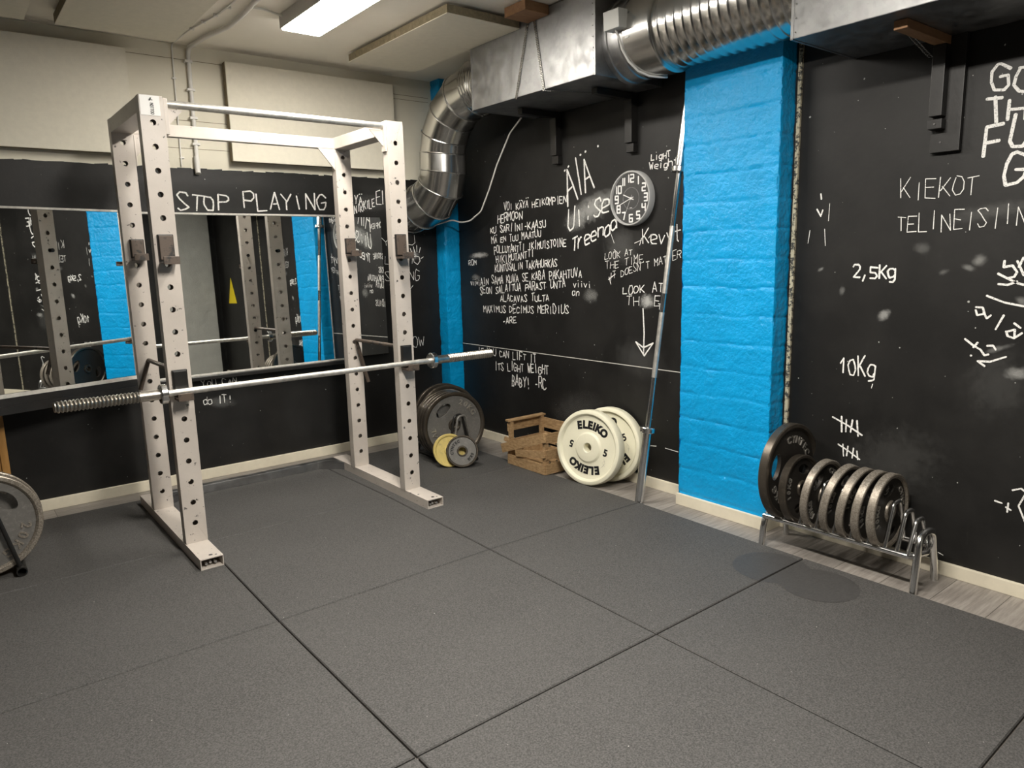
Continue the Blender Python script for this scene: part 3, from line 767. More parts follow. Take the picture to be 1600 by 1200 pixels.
# J-hooks: liner plate on the upright with a shelf below; the pair at bar height holds the barbell
def j_hook(x0, yf, zt, h, liner='hook'):
    """Front face of the post at yf; hook top at zt."""
    w = .066
    hk = rk(MB().box(x0, x0 + w, yf - .016, yf - .001, zt - h, zt, .004), 'j_hook', 'blacksteel')
    mb = MB().box(x0 + .004, x0 + w - .004, yf - .0225, yf - .015, zt - h + .008, zt - .005, .003)
    rk(mb, 'hook_liner', liner, hk)
    sh = MB().box(x0, x0 + w, yf - .082, yf - .012, zt - h - .012, zt - h, .002).box(x0, x0 + w, yf - .088, yf - .080, zt - h - .012, zt - h + .022, .002)
    rk(sh, 'hook_shelf', 'hook', hk)
    rk(MB().tube([(x0 + w / 2, yf - .001, zt - .03), (x0 + w / 2, yf + .062, zt - .03)], .0115, 12), 'hook_pin', 'blacksteel', hk)
for x0 in (-2.086, -.910):
    j_hook(x0, YF_, 1.477, .118); j_hook(x0 + .012, YR_, 1.477, .095)
    j_hook(x0, YF_, .877, .122, 'blacksteel')
# safety rods through the uprights with a bent handle at the rear post
for xc, hx, hz in ((-2.052, -.055, -.15), (-.876, .065, -.27)):
    pth = fillet([(xc, YF_ + .06, .865), (xc, YR_ - .03, .862), (xc + hx, YR_ - .035, .862 + hz)], .012, 5)
    rk(MB().tube(pth, .011, 12), 'safety_rod', 'hook')

# ------------------------------------------------------------------ barbells
def barbell(root, L, sleeve_len, ribbed, m_sleeve, m_shaft):
    """Built along local z from -L/2 to L/2."""
    h = L / 2; si = h - sleeve_len
    MB().tube([(0, 0, -si - .02), (0, 0, -.52), (0, 0, -.515), (0, 0, .515), (0, 0, .52), (0, 0, si + .02)], [.0150, .0150, .0140, .0140, .0150, .0150], 20).build('shaft', m_shaft, root)
    for s in (-1, 1):
        R_ = Matrix.Identity(4) if s > 0 else Matrix.Rotation(PI, 4, 'X')
        prof = [(.0, si), (.027, si), (.041, si + .002), (.044, si + .006), (.044, si + .028), (.041, si + .032), (.026, si + .033)]
        MB().lathe(prof, 40, R_).build('collar', 'chrome', root)
        if ribbed:
            prof = [(.023, si + .033), (.023, si + .115)]
            n = 21; p = (sleeve_len - .125) / n; z = si + .117
            for k in range(n):
                prof += [(.0195, z), (.0235, z + p * .25), (.0255, z + p * .5), (.0235, z + p * .75), (.0195, z + p)]; z += p
            prof += [(.021, h - .004), (.018, h), (.0, h)]
        else:
            prof = [(.025, si + .033), (.025, h - .05), (.0245, h - .02), (.0235, h - .008), (.0205, h - .002), (.0, h - .001)]
        MB().lathe(prof, 40, R_).build('sleeve', m_sleeve, root)
bar1 = thing('barbell', (-1.435, 1.862, .781), 'steel barbell with ribbed sleeves resting across the power rack', 'barbell', 'long barbells', rot=(0, PI / 2, 0))
barbell(bar1, 2.24, .435, True, 'sleeve', 'barsteel')
Bb = Vector((.018, .997, FZ)); Tt = Vector((.258, .886, 2.172)); dd = (Tt - Bb).normalized()
bar2 = thing('barbell', tuple(Bb + dd * 1.103), 'chrome barbell standing upright, leaning into the corner beside the wide blue pillar', 'barbell', 'long barbells')
bar2.rotation_euler = dd.to_track_quat('Z', 'Y').to_euler()
barbell(bar2, 2.2, .43, False, 'chrome', 'chrome')
kn = MB().tube([(0, 0, .05), (0, 0, .40)], .0146, 20).tube([(0, 0, -.40), (0, 0, -.05)], .0146, 20)
kn.build('knurled_grip', 'barsteel', bar2)

# ------------------------------------------------------------------ weight plates (axis = local z, +z is the face shown)
def plate(root, R, T, mw, mr, ml, words, grips=(120, 300), hub=.25, rimw=None):
    rimw = rimw or R * .13; ri = R - rimw; t2 = T / 2; w2 = T * .22; hr = R * hub; bore = .0255
    # web with grip holes
    mb = MB(); b = mb.b
    loops = []
    def ring(r, n=72): return [(r * math.cos(2 * PI * k / n), r * math.sin(2 * PI * k / n)) for k in range(n)]
    loops.append(ring(ri + .004)); loops.append(ring(bore, 36)[::-1])
    for g in grips:
        pts = []; c = math.radians(g); rm = R * .60; ha = .46; hw = R * .135
        for k in range(28):
            a = 2 * PI * k / 28
            aa = c + ha * math.cos(a); rr = rm + hw * math.sin(a) * (1.0 if math.sin(a) > 0 else 1.25)
            pts.append((rr * math.cos(aa), rr * math.sin(aa)))
        loops.append(pts)
    sides = []
    for z in (-w2, w2):
        es = []; vv = []
        for lp in loops:
            vs = [b.verts.new((x, y, z)) for x, y in lp]; vv.append(vs)
            es += [b.edges.new((vs[k], vs[(k + 1) % len(vs)])) for k in range(len(vs))]
        bmesh.ops.triangle_fill(b, use_beauty=True, use_dissolve=False, edges=es); sides.append(vv)
    for la, lb in zip(*sides):
        n = len(la)
        for k in range(n): b.faces.new([la[k], la[(k + 1) % n], lb[(k + 1) % n], lb[k]])
    mb.build('web', mw, root)
    e = T * .10
    prof = [(ri, -w2), (ri + rimw * .18, -t2 + e), (ri + rimw * .35, -t2), (R - e, -t2), (R, -t2 + e), (R, t2 - e), (R - e, t2), (ri + rimw * .35, t2), (ri + rimw * .18, t2 - e), (ri, w2)]
    MB().lathe(prof, 84, closed=True).build('rim', mr, root)
    prof = [(bore, -t2), (hr - .006, -t2), (hr, -w2), (hr, w2), (hr - .004, t2 * .9), (hr - .010, t2), (bore + .006, t2), (bore, t2 - .004)]
    MB().lathe(prof, 48, closed=True).build('hub', mr, root)
    if words:
        for s, am, size, rr, fl in words:
            lt = MB(); ring_text(lt, s, R * rr, am, size, w2 + .001, .0022, size * .78 / (R * rr), fl, .0012)
            lt.build('lettering', ml, root)
def face_rot(az, tilt=0, roll=0):
    """Plate facing compass azimuth az (deg, 0 = +x, ccw), top leaning back by tilt, spun by roll."""
    n = Vector((math.cos(math.radians(az)), math.sin(math.radians(az)), 0))
    s = Vector((-n.y, n.x, 0)); R_ = Matrix((s, Vector((0, 0, 1)), n)).transposed()
    R_ = Matrix.Rotation(math.radians(-tilt), 3, s) @ R_ @ Matrix.Rotation(math.radians(roll), 3, 'Z')
    return R_.to_euler()

W10 = (('10KG', 190, .034, .70, False), ('CYNTEC', 20, .032, .70, False))
W20 = (('20KG', 200, .042, .70, False), ('CYNTEC', 50, .042, .70, False))
# --- chrome plate rack on the right
G1 = 'weight plates in the chrome rack'
big = thing('weight_plate', (.1, .158, .342), 'largest dark iron weight plate, farthest in the chrome rack by the blue pillar', 'weight plate', G1, face_rot(-90, 2, 10))
plate(big, .222, .042, 'iron_dark', 'rim_dark', 'letter', (('20KG', 215, .046, .66, False), ('CYNTEC', 52, .046, .66, False)), (150, 330), .2)
p10 = thing('weight_plate', (.1, .100, .271), 'dark iron weight plate with brown rim, second in the chrome rack, beside the largest', 'weight plate', G1, face_rot(-90, 5, -20))
plate(p10, .156, .036, 'iron_dark', 'rim_dark', 'letter', W10, (95, 275), .26)
p10b = thing('weight_plate', (.1, -.004, .272), 'iron weight plate, third from the blue pillar in the chrome rack', 'weight plate', G1, face_rot(-90, -4, 20))
plate(p10b, .158, .034, 'iron_dark', 'rim', 'letter', W10, (110, 290), .29)
for y, tl, ro, lab in ((-.094, -8, -15, 'iron weight plate, fourth of seven in the chrome rack, its top tipped forward'),
                       (-.165, -7, -35, 'worn iron weight plate, fifth from the blue pillar in the chrome rack'),
                       (-.228, -4, 0, 'worn iron weight plate just behind the nearest plate in the chrome rack'),
                       (-.290, 0, -8, 'nearest iron weight plate in the chrome rack, its face and grip hole in full view')):
    copy_thing(p10b, (.1, y, .271), face_rot(-90, tl, ro), lab)
cr = thing('plate_rack', (.1, -.12, FZ), 'low chrome tube rack of hoops holding seven weight plates', 'plate rack')
CO = (.1, -.12, FZ)
def ck(mb, name, m='chrome', parent=cr): return mb.build(name, m, parent, org=CO)
rail = fillet([(.012, .225, .132), (.012, -.425, .136), (.100, -.448, .136), (.192, -.425, .136), (.192, .225, .132)], .035, 6)
ck(MB().tube(rail, .0120, 16), 'rail')
def hoop(y, zt, r=.0088, zb=.137, xa=.012, xb=.192, dy=0.0, top=.028):
    xm = (xa + xb) / 2
    p = fillet([(xa, y, zb), (xm - top, y + dy, zt), (xm + top, y + dy, zt), (xb, y, zb)], top * .95, 7)
    return MB().tube(p, r, 12)
for y, zt in ((.121, .335), (.046, .335), (-.029, .335), (-.107, .33), (-.183, .33), (-.256, .325), (-.323, .318), (-.372, .292), (-.414, .268)):
    ck(hoop(y, zt), 'divider_hoop')
ck(hoop(-.446, .222, .0145, FZ, .006, .206, .004, .062), 'end_leg')
ck(hoop(.222, .150, .0140, FZ, -.004, .208, 0, .085), 'end_leg')

# --- grey plates standing in the far corner
G2 = 'grey weight plates standing in the corner'
az = -98
cpl = thing('weight_plate', (-.262, 2.385, .243), 'large hammered grey weight plate at the front of the corner stack', 'weight plate', G2, face_rot(az, 3, 0))
plate(cpl, .225, .033, 'iron', 'rim_dark', 'letter', (('20KG', 48, .05, .70, False), ('5AL', 200, .045, .68, False)), (125,), .20)
for k, (y, z, lab, roll) in enumerate(((2.420, .243, 'grey weight plate pressed close behind the front plate of the corner stack', 40),
                         (2.455, .241, 'third grey weight plate from the front of the corner stack', 90),
                         (2.490, .241, 'fourth grey weight plate from the front, mostly hidden in the corner stack', 200),
                         (2.60, .248, 'grey weight plate showing above the gap in the corner stack, second from the back', 20),
                         (2.66, .252, 'rearmost grey weight plate of the corner stack, against the narrow blue pillar', 160))):
    copy_thing(cpl, (-.262 + (.0 if k < 3 else .10), y, z), face_rot(az, 3 if k < 3 else 8, roll), lab)
sr = thing('plate_rack', (-.26, 2.5, 0), 'black tube plate rack with hoops under the grey plates in the corner', 'plate rack')
SO = (-.26, 2.5, 0)
for x in (-.345, -.165): MB().tube([(x, 2.27, .014), (x, 2.84, .014)], .013, 12).build('floor_rail', 'blacksteel', sr, org=SO)
for y in (2.30, 2.342, 2.545, 2.72, 2.81):
    MB().tube(fillet([(-.345, y, .02), (-.345 + .06, y, .318), (-.165 - .06, y, .318), (-.165, y, .02)], .03, 6), .008, 10).build('divider_hoop', 'blacksteel' if y > 2.31 else 'iron', sr, org=SO)
yp = thing('weight_plate', (-.372, 2.285, .108), 'small worn yellow weight plate leaning against the corner stack', 'weight plate', 'small plates leaning on the corner stack', face_rot(-108, 14, 0))
plate(yp, .108, .022, 'yellow', 'yellow', 'yellow', (('10', 80, .03, .62, False),), (), .34, .02)
gp = thing('weight_plate', (-.318, 2.215, .106), 'small grey weight plate with dark hub leaning in front of the yellow plate', 'weight plate', 'small plates leaning on the corner stack', face_rot(-122, 14, 0))
plate(gp, .104, .026, 'iron', 'rim_dark', 'ink', (('CYNTEC', 150, .024, .64, False), ('5KG', -35, .024, .64, False)), (), .34, .014)

# --- plates on the stand at the left edge
G3 = 'weight plates on the left stand'
lp = thing('weight_plate', (-2.842, 2.215, .245), 'front grey weight plate with raised numbers at the left edge of the photo', 'weight plate', G3, face_rot(-84, 2, -75))
plate(lp, .226, .042, 'iron', 'rim', 'rim', (('20KG', 38, .056, .70, False), ('CYNTEC', 210, .045, .70, False)), (122, 302), .2)
copy_thing(lp, (-2.838, 2.283, .245), face_rot(-84, 2, 40), 'grey weight plate behind the front one at the left edge of the photo')
ls = thing('plate_rack', (-2.84, 2.3, 0), 'black tube plate stand at the left edge holding two grey plates', 'plate rack')
LO = (-2.84, 2.3, 0)
for x in (-2.728, -2.95):
    mb = MB()
    prof = [(.0165, -.32), (.0215, -.32), (.0215, .32), (.0165, .32)]
    mb.lathe(prof, 20, Matrix.Translation((x, 2.47, .0215)) @ Matrix.Rotation(PI / 2, 4, 'X'), closed=True)
    mb.build('floor_rail', 'blacksteel', ls, org=LO)
for y in (2.178, 2.249, 2.32, 2.5, 2.7):
    MB().tube(fillet([(-2.73, y, .035), (-2.80, y, .34), (-2.88, y, .34), (-2.95, y, .035)], .035, 6), .0095, 10).build('divider_hoop', 'blacksteel', ls, org=LO)

# --- cream bumper plates
def bumper(root):
    R, T = .2245, .068; t2 = T / 2; f = t2 - .010
    prof = [(.026, -f), (.075, -f), (.085, -f + .006), (.188, -f + .006), (.196, -t2 + .002), (.200, -t2), (R - .012, -t2), (R - .004, -t2 + .004), (R, -t2 + .012), (R, t2 - .012), (R - .004, t2 - .004), (R - .012, t2), (.201, t2), (.197, t2 - .003), (.188, f - .0065), (.186, f - .007), (.094, f - .007), (.091, f - .006), (.083, f + .003), (.080, f + .004), (.030, f + .004), (.026, f + .001)]
    MB().lathe(prof, 96, closed=True).build('disc', 'bumper', root)
    z = f - .0062
    for half in (0.0, PI):
        lt = MB()
        for k, (gch, dx) in enumerate(zip('ELEIKO', (-.0915, -.055, -.019, .010, .041, .083))):
            text_geo(lt, gch, .062, Matrix.Rotation(half, 4, 'Z') @ Matrix.Translation((dx, .131 - 2.6 * dx * dx, z)) @ Matrix.Rotation(-dx * 4.2, 4, 'Z'), .0003, .0042)
        lt.build('lettering', 'ink', root)
    lt = MB(); text_geo(lt, '5', .058, Matrix.Translation((-.122, -.012, z)) @ Matrix.Rotation(PI, 4, 'Z'), .0003, .0022)
    lt.build('numeral', 'ink', root); lt = MB()
    text_geo(lt, '5', .058, Matrix.Translation((.122, .004, z)), .0003, .0022)
    lt.build('numeral', 'ink', root)
    scr = MB(); fr = lambda x, y: (x, y, z + .0004)
    for k, gch in enumerate("UNIVERSITY"):
        a = math.radians(238 + k * 6.4)
        for l in glyph(gch):
            scr.ribbon([(.157 * math.cos(a) + ((gx - .5) * -math.sin(a) * -1 + (gy - .5) * -math.cos(a)) * -.011, .157 * math.sin(a) + ((gx - .5) * math.cos(a) * -1 + (gy - .5) * -math.sin(a)) * -.011) for gx, gy in l], .0006, fr)
    for a, b_ in (((.122, -.030), (.135, -.055)), ((.128, -.04), (.118, -.055)), ((.135, -.055), (.122, -.075)), ((.122, -.06), (.138, -.07)), ((.128, -.07), (.112, -.09))):
        scr.ribbon([a, b_], .0007, fr)
    scr.build('handwriting', 'iron', root)
G4 = 'cream bumper plates'
b1 = thing('bumper_plate', (.058, 1.418, .217), 'front cream plastic bumper plate with black lettering leaning beside the crate', 'bumper plate', G4, face_rot(-101 - 68, 7, -10))
bumper(b1)
copy_thing(b1, (.196, 1.392, .217), face_rot(-101 - 66, 6, 25), 'rear cream plastic bumper plate between the front one and the wall')

# ------------------------------------------------------------------ broken wooden crate
cx0, cx1, cy0, cy1 = -.045, .245, 1.705, 2.075
ct = thing('wooden_crate', (.1, 1.89, .001), 'broken slatted wooden fruit crate on the floor beside the cream bumper plates', 'crate')
KO = (.1, 1.89, .001)
def kt(mb, name='slat'): return mb.build(name, 'crate', ct, org=KO)
for x, y, h in ((cx0 + .014, cy0 + .014, .265), (cx1 - .014, cy0 + .014, .27), (cx0 + .014, cy1 - .014, .285), (cx1 - .014, cy1 - .014, .285)):
    kt(MB().box(x - .013, x + .013, y - .013, y + .013, .001, h, .002), 'corner_post')
def slat(p, q, h, t=.009, up=(0, 0, 1)): kt(MB().beam(p, q, t, h, up, .0015))
for z, h in ((.035, .066), (.128, .062), (.232, .06)): slat((cx0 + .001, cy0 - .002, z), (cx1, cy0 - .002, z), h)      # near end
slat((cx0 - .005, cy0, .034), (cx0 - .005, cy1, .034), .064)                                                         # front side, bottom
slat((cx0 - .006, cy0, .133), (cx0 - .016, cy0 + .275, .092), .046)                                                  # snapped middle slat
slat((cx0 - .007, cy0 - .002, .240), (cx0 - .020, cy1 + .045, .098), .060)                                           # top slat fallen at its far end
for z, h in ((.045, .085), (.125, .07), (.245, .058)): slat((cx0, cy1 + .004, z), (cx1, cy1 + .004, z), h)             # far end
kt(MB().box(cx0 - .012, cx1 + .012, cy1 - .03, cy1 + .012, .284, .296, .002), 'top_rail')
for z, h in ((.042, .08), (.135, .075), (.235, .07)): slat((cx1 + .004, cy0, z), (cx1 + .004, cy1, z), h)             # wall side
slat((cx0 - .004, cy1 + .035, .165), (cx0 + .045, cy1 - .10, .115), .03, .012)                                       # loose stick
for k in range(4): kt(MB().box(cx0 + .01 + .07 * k, cx0 + .065 + .07 * k, cy0, cy1, .0012, .0085), 'floor_board')
nl = MB()
for y, z in ((cy0 - .008, .185), (cy0 - .008, .08)):
    for x in (cx0 + .02, cx0 + .08, cx0 + .14): nl.box(x, x + .012, y - .006, y + .004, z - .004, z + .006, .002)
nl.build('nail_plate', 'chrome', ct, org=KO)

# ------------------------------------------------------------------ ventilation
DX0, DX1 = -.205, XR - .004
rd = thing('ventilation_duct', (.04, 1.6, 2.2), 'galvanised rectangular duct box hung below the ceiling with perforated straps', 'ventilation duct', 'rectangular duct boxes')
VO = (.04, 1.6, 2.2)
DY0, DY1, DZ0, DZ1 = 1.092, 2.137, 2.213, 2.612
MB().box(DX0, DX1, DY0, DY1, DZ0, DZ1, .003).build('duct_body', 'galv', rd, org=VO)
for y in (DY0 + .001, DY1 - .012):
    fl = MB().box(DX0 - .0022, DX0 + .002, y, y + .011, DZ0, DZ1).box(DX0 - .0022, DX1, y, y + .011, DZ0 - .0022, DZ0 + .002)
    fl.build('end_flange', 'galv', rd, org=VO)
rv = MB()
for z in (2.24, 2.29, 2.34, 2.39, 2.44, 2.49, 2.54): rv.tube([(DX0 - .004, DY0 + .018, z), (DX0 + .001, DY0 + .018, z)], .003, 8)
rv.build('rivet', 'chrome', rd, org=VO)
rd2 = thing('ventilation_duct', (.04, -.7, 2.13), 'second galvanised rectangular duct box at the top right, past the wide blue pillar', 'ventilation duct', 'rectangular duct boxes')
V2 = (.04, -.7, 2.13)
MB().box(-.205, DX1, -1.7, .052, 2.128, 2.53, .003).build('duct_body', 'galv', rd2, org=V2)
MB().box(-.2072, -.203, .040, .051, 2.128, 2.53).box(-.2072, DX1, .040, .051, 2.126, 2.13).build('end_flange', 'galv', rd2, org=V2)
rv = MB()
for z in (2.15, 2.2, 2.25, 2.3): rv.tube([(-.209, .03, z), (-.2, .03, z)], .003, 8)
rv.build('rivet', 'chrome', rd2, org=V2)
# round duct between the boxes: damper, then spiral duct
RX, RZ = .035, 2.395
rt_ = thing('round_duct', (RX, .6, 2.2), 'large round spiral duct with a damper, in front of the wide blue pillar', 'round duct', 'round metal ducts')
RDO = (RX, .6, 2.2)
TY = lambda y: Matrix.Translation((RX, y, RZ)) @ Matrix.Rotation(PI / 2, 4, 'X')       # local +z -> -y
MB().lathe([(.203, 0), (.203, .03), (.196, .034), (.196, .10), (.190, .104), (.190, .125), (.196, .13)], 72, TY(DY0)).build('collar', 'rack_galv', rt_, org=RDO)
MB().lathe([(.196, .13), (.201, .135), (.201, .29), (.196, .296), (.183, .30)], 72, TY(DY0)).build('damper', 'spiral', rt_, org=RDO)
prof = []; L = DY0 - .296 - .048; n = int(L / .046); pz = L / n
for k in range(n):
    z = .296 + k * pz
    prof += [(.1845, z), (.1845, z + pz * .62), (.1870, z + pz * .76), (.1870, z + pz * .84), (.1845, z + pz * .92)]
prof.append((.1845, .296 + L))
sp = MB().lathe(prof, 88, TY(DY0), smooth=True).build('spiral_duct', 'spiral', rt_, org=RDO)
# actuator box with its cable on the damper
ab = MB().box(-.05, .05, -.032, .032, -.03, .055, .004, Matrix.Translation((RX - .222, DY0 - .115, RZ + .025)) @ Matrix.Rotation(math.radians(-3), 4, 'Y') @ Matrix.Rotation(PI / 2, 4, 'Z')).build('actuator_box', 'plastic', rt_, org=RDO)
tb = lambda a, y, r=.207: (RX + r * math.cos(math.radians(a)), y, RZ + r * math.sin(math.radians(a)))
MB().tube([tb(180, DY0 - .115, .225), tb(190, DY0 - .12), tb(205, DY0 - .125), tb(222, DY0 - .135), tb(240, DY0 - .15), tb(256, DY0 - .175), tb(268, DY0 - .205), tb(280, DY0 - .215)], .0055, 10).build('actuator_cable', 'cable', rt_, org=RDO)
MB().box(-.012, .012, -.03, .03, -.006, .006, .002, Matrix.Translation(tb(172, DY0 - .06, .205)) @ Matrix.Rotation(math.radians(-90), 4, 'Y')).build('damper_lever', 'chrome', rt_, org=RDO)
MB().box(-.001, .001, -.012, .012, -.006, .006, 0, Matrix.Translation(tb(192, DY0 - .165, .2025)) @ Matrix.Rotation(math.radians(12), 4, 'Y')).build('tag', 'label', rt_, org=RDO)
# round duct from the far end of the first box, down and into the back wall
bd = thing('round_duct', (.02, 2.75, 1.55), 'bent round metal duct elbowing down from the duct box into the back wall', 'round duct', 'round metal ducts')
BO = (.02, 2.75, 1.55)
br_ = .158
flexp = [(.02, DY1 + .001, 2.415), (.015, 2.21, 2.415), (.008, 2.29, 2.412), (.0, 2.36, 2.40)]
mb = MB(); pts = []; rad = []
N = 56
def lerp_path(P, t):
    k = min(int(t * (len(P) - 1)), len(P) - 2); u = t * (len(P) - 1) - k
    return Vector(P[k]).lerp(Vector(P[k + 1]), u)
for i in range(N + 1):
    pts.append(lerp_path(flexp, i / N)); rad.append(br_ + .008 + (.006 if i % 6 in (2, 3) else 0.0))
mb.tube(pts, rad, 56, cap=False).build('flexible_section', 'spiral', bd, org=BO)
def gore(cs, r0, name='elbow_segment', m='spiral'):
    for k, (a, b_) in enumerate(zip(cs, cs[1:])):
        o = MB().tube([a, b_], r0, 56, cap=False).build(name, m, bd, org=BO)
ctr = []
elb = [Vector(p) for p in ((.0, 2.36, 2.40), (-.004, 2.51, 2.372), (-.008, 2.65, 2.285), (-.010, 2.745, 2.16), (-.010, 2.775, 2.055), (-.010, 2.778, 1.935), (-.016, 2.81, 1.835), (-.028, 2.90, 1.755), (-.038, 3.02, 1.715), (-.045, YB - .002, 1.705))]
mb = MB()
# gored elbows: one mesh per straight segment, mitred by sharing the ring planes
def ring_at(i, r):
    p = elb[i]
    a = elb[max(i - 1, 0)]; c = elb[min(i + 1, len(elb) - 1)]
    t = ((p - a).normalized() + (c - p).normalized()).normalized() if 0 < i < len(elb) - 1 else (c - a).normalized()
    d = (c - p).normalized() if i < len(elb) - 1 else (p - a).normalized()
    X = Vector((1, 0, 0)); X = (X - t * X.dot(t)).normalized(); Y_ = t.cross(X)
    cosm = max(.5, t.dot(d))
    return [p + r * (math.cos(2 * PI * k / 60) * X + math.sin(2 * PI * k / 60) / cosm * Y_) for k in range(60)]
for i in range(len(elb) - 1):
    r = br_ if i not in (4,) else br_ + .004
    g = MB(); A = [g.b.verts.new(p) for p in ring_at(i, r)]; B_ = [g.b.verts.new(p) for p in ring_at(i + 1, r)]
    for k in range(60): g.b.faces.new([A[k], A[(k + 1) % 60], B_[(k + 1) % 60], B_[k]]).smooth = True
    g.build('duct_segment', 'spiral', bd, org=BO)
for i in range(1, len(elb) - 1):
    MB().tube(ring_at(i, br_ + .003), .0045, 8, closed=True).build('seam_ring', 'chrome', bd, org=BO)
MB().tube(ring_at(len(elb) - 1, br_ + .01), .008, 8, closed=True).build('wall_collar', 'spiral', bd, org=BO)
stp = MB().box(-.024, .024, -.0008, .0008, -.014, .014).build('sticker', 'label', bd, org=(0, 0, 0))
pS = Vector((-.02, 2.565, 2.255)); cS = elb[1].lerp(elb[2], .6); nS = Vector((-.62, -.70, -.35)).normalized()
pS = cS + nS * (br_ + .0025); stp.location = pS - Vector(BO); stp.rotation_euler = nS.to_track_quat('Y', 'Z').to_euler()
# wooden block and perforated straps
tag(MB().box(-.365, -.207, 1.43, 1.60, 2.570, 2.618, .002).build('wooden_block', 'block'), 'brown wooden block on the ceiling that carries the perforated straps', 'block')
def strap(pts_, nrm, w=.017):
    """Perforated metal band: two edge strips joined by cross bars."""
    mb = MB(); N_ = Vector(nrm)
    for p, q in zip(pts_, pts_[1:]):
        p, q = Vector(p), Vector(q); d = (q - p); L = d.length; d.normalize(); s = d.cross(N_).normalized()
        for sg in (-1, 1): mb.beam(p + s * sg * w * .38, q + s * sg * w * .38, w * .24, .0014, N_)
        n = int(L / .0125)
        for k in range(n + 1):
            c = p + d * (L * k / max(n, 1)); mb.beam(c - s * w * .5, c + s * w * .5, .005, .0014, N_)
    return mb
tag(strap([(-.2085, 1.590, 2.60), (-.2085, 1.712, 2.209)], (-1, 0, 0)).build('perforated_strap', 'chrome'), 'straight perforated metal strap hanging down the front of the duct box', 'strap', 'perforated duct straps')
tag(strap([(-.2085, 1.55, 2.60), (-.2085, 1.478, 2.209)], (-1, 0, 0)).build('perforated_strap', 'chrome'), 'slanting perforated metal strap on the front of the duct box', 'strap', 'perforated duct straps')
tag(strap([(-.2085, 1.474, 2.2065), (.20, 1.318, 2.2065)], (0, 0, -1)).build('perforated_strap', 'chrome'), 'perforated metal strap running underneath the duct box to the right wooden bracket', 'strap', 'perforated duct straps')
tag(strap([(.012, -.270, 2.124), (.245, -.270, 2.060)], (.25, 0, -1)).build('perforated_strap', 'chrome'), 'short perforated metal strap on the bracket under the right duct box', 'strap', 'perforated duct straps')
# wooden brackets on the right wall under the ducts
for y, zb, zt, lab in ((1.912, 1.905, 2.212, 'black wooden bracket under the duct box, nearest the bent round duct'), (1.29, 1.90, 2.212, 'black wooden bracket under the duct box, directly above the wall clock')):
    b_ = thing('duct_bracket', (XR, y, zb), lab, 'bracket', 'wooden duct brackets'); o_ = (XR, y, zb)
    MB().box(XR - .05, XR, y - .026, y + .026, zb + .05, zt, .002).build('post', 'blackpaint', b_, org=o_)
    MB().box(XR - .036, XR, y - .028, y + .028, zb, zb + .048, .002).build('foot_block', 'blackpaint', b_, org=o_)
    MB().box(-.02, XR - .05, y - .021, y + .021, zt - .036, zt - .004, .002).build('arm', 'blackpaint', b_, org=o_)
b_ = thing('duct_bracket', (XR, -.33, 1.70), 'large black wooden bracket with a brown arm under the right duct box', 'bracket', 'wooden duct brackets'); o_ = (XR, -.33, 1.70)
MB().box(XR - .026, XR, -.388, -.282, 1.703, 2.127, .002).build('back_board', 'blackpaint', b_, org=o_)
MB().box(XR - .068, XR - .026, -.333, -.286, 1.835, 2.095, .002).build('post', 'blackpaint', b_, org=o_)
MB().box(XR - .066, XR - .026, -.335, -.284, 1.788, 1.824, .002).build('foot_block', 'blackpaint', b_, org=o_)
MB().box(-.105, XR - .026, -.333, -.286, 2.096, 2.127, .002).build('arm', 'block', b_, org=o_)
sw = MB()
for yy, zz, xx in ((-.31, 1.806, XR - .067), (-.32, 1.74, XR - .027)): sw.tube([(xx - .002, yy, zz), (xx + .001, yy, zz)], .0035, 10)
sw.build('screw', 'chrome', b_, org=o_)

# ------------------------------------------------------------------ ceiling lamp, acoustic panels
lm = thing('ceiling_lamp', (-1.17, 1.73, ZC), 'lit fluorescent ceiling lamp with a long white diffuser', 'ceiling lamp')
LMO = (-1.17, 1.73, ZC)
lx0, lx1, ly0, ly1 = -1.282, -1.062, 1.10, 2.335
hb = MB()
for s in (0, 1):
    xx = lx0 if s == 0 else lx1
    hb.box(xx - .003, xx + .003, ly0, ly1, 2.548, ZC - .004)
hb.box(lx0, lx1, ly0 - .003, ly0 + .003, 2.552, ZC - .004).box(lx0, lx1, ly1 - .003, ly1 + .003, 2.552, ZC - .004).box(lx0, lx1, ly0, ly1, ZC - .012, ZC - .002)
hb.build('housing', 'lampbody', lm, org=LMO)
MB().box(lx0 + .006, lx1 - .006, ly0 + .005, ly1 - .005, 2.541, 2.558, .006).build('diffuser', 'lamp', lm, org=LMO)
def soft_panel(x0, x1, y0, y1, z0, z1, face, lab, cat, grp):
    c = ((x0 + x1) / 2, (y0 + y1) / 2, (z0 + z1) / 2)
    r = thing('acoustic_panel', c, lab, cat, grp)
    if face == 'down':
        MB().box(x0, x1, y0, y1, z0 + .003, z1, .002).build('core', 'wool', r, org=c)
        MB().box(x0 - .0005, x1 + .0005, y0 - .0005, y1 + .0005, z0, z0 + .004, .001).build('facing', 'panel', r, org=c)
    else:
        MB().box(x0, x1, y0 + .003, y1, z0, z1, .002).build('core', 'wool', r, org=c)
        MB().box(x0 - .0008, x1 + .0008, y0, y0 + .012, z0 - .0008, z1 + .0008, .002).build('facing', 'panel', r, org=c)
GP = 'white acoustic panels'
soft_panel(-.679, -.210, 1.667, 2.775, 2.558, 2.603, 'down', 'white acoustic panel with brown edges on the ceiling between lamp and duct', 'acoustic panel', GP)
soft_panel(-2.232, -1.668, 1.70, 2.898, 2.553, 2.603, 'down', 'white acoustic panel on the ceiling left of the lamp, above the rack', 'acoustic panel', GP)
soft_panel(-2.945, -2.362, 1.70, 2.902, 2.553, 2.603, 'down', 'white acoustic panel on the ceiling in the upper left corner of the photo', 'acoustic panel', GP)
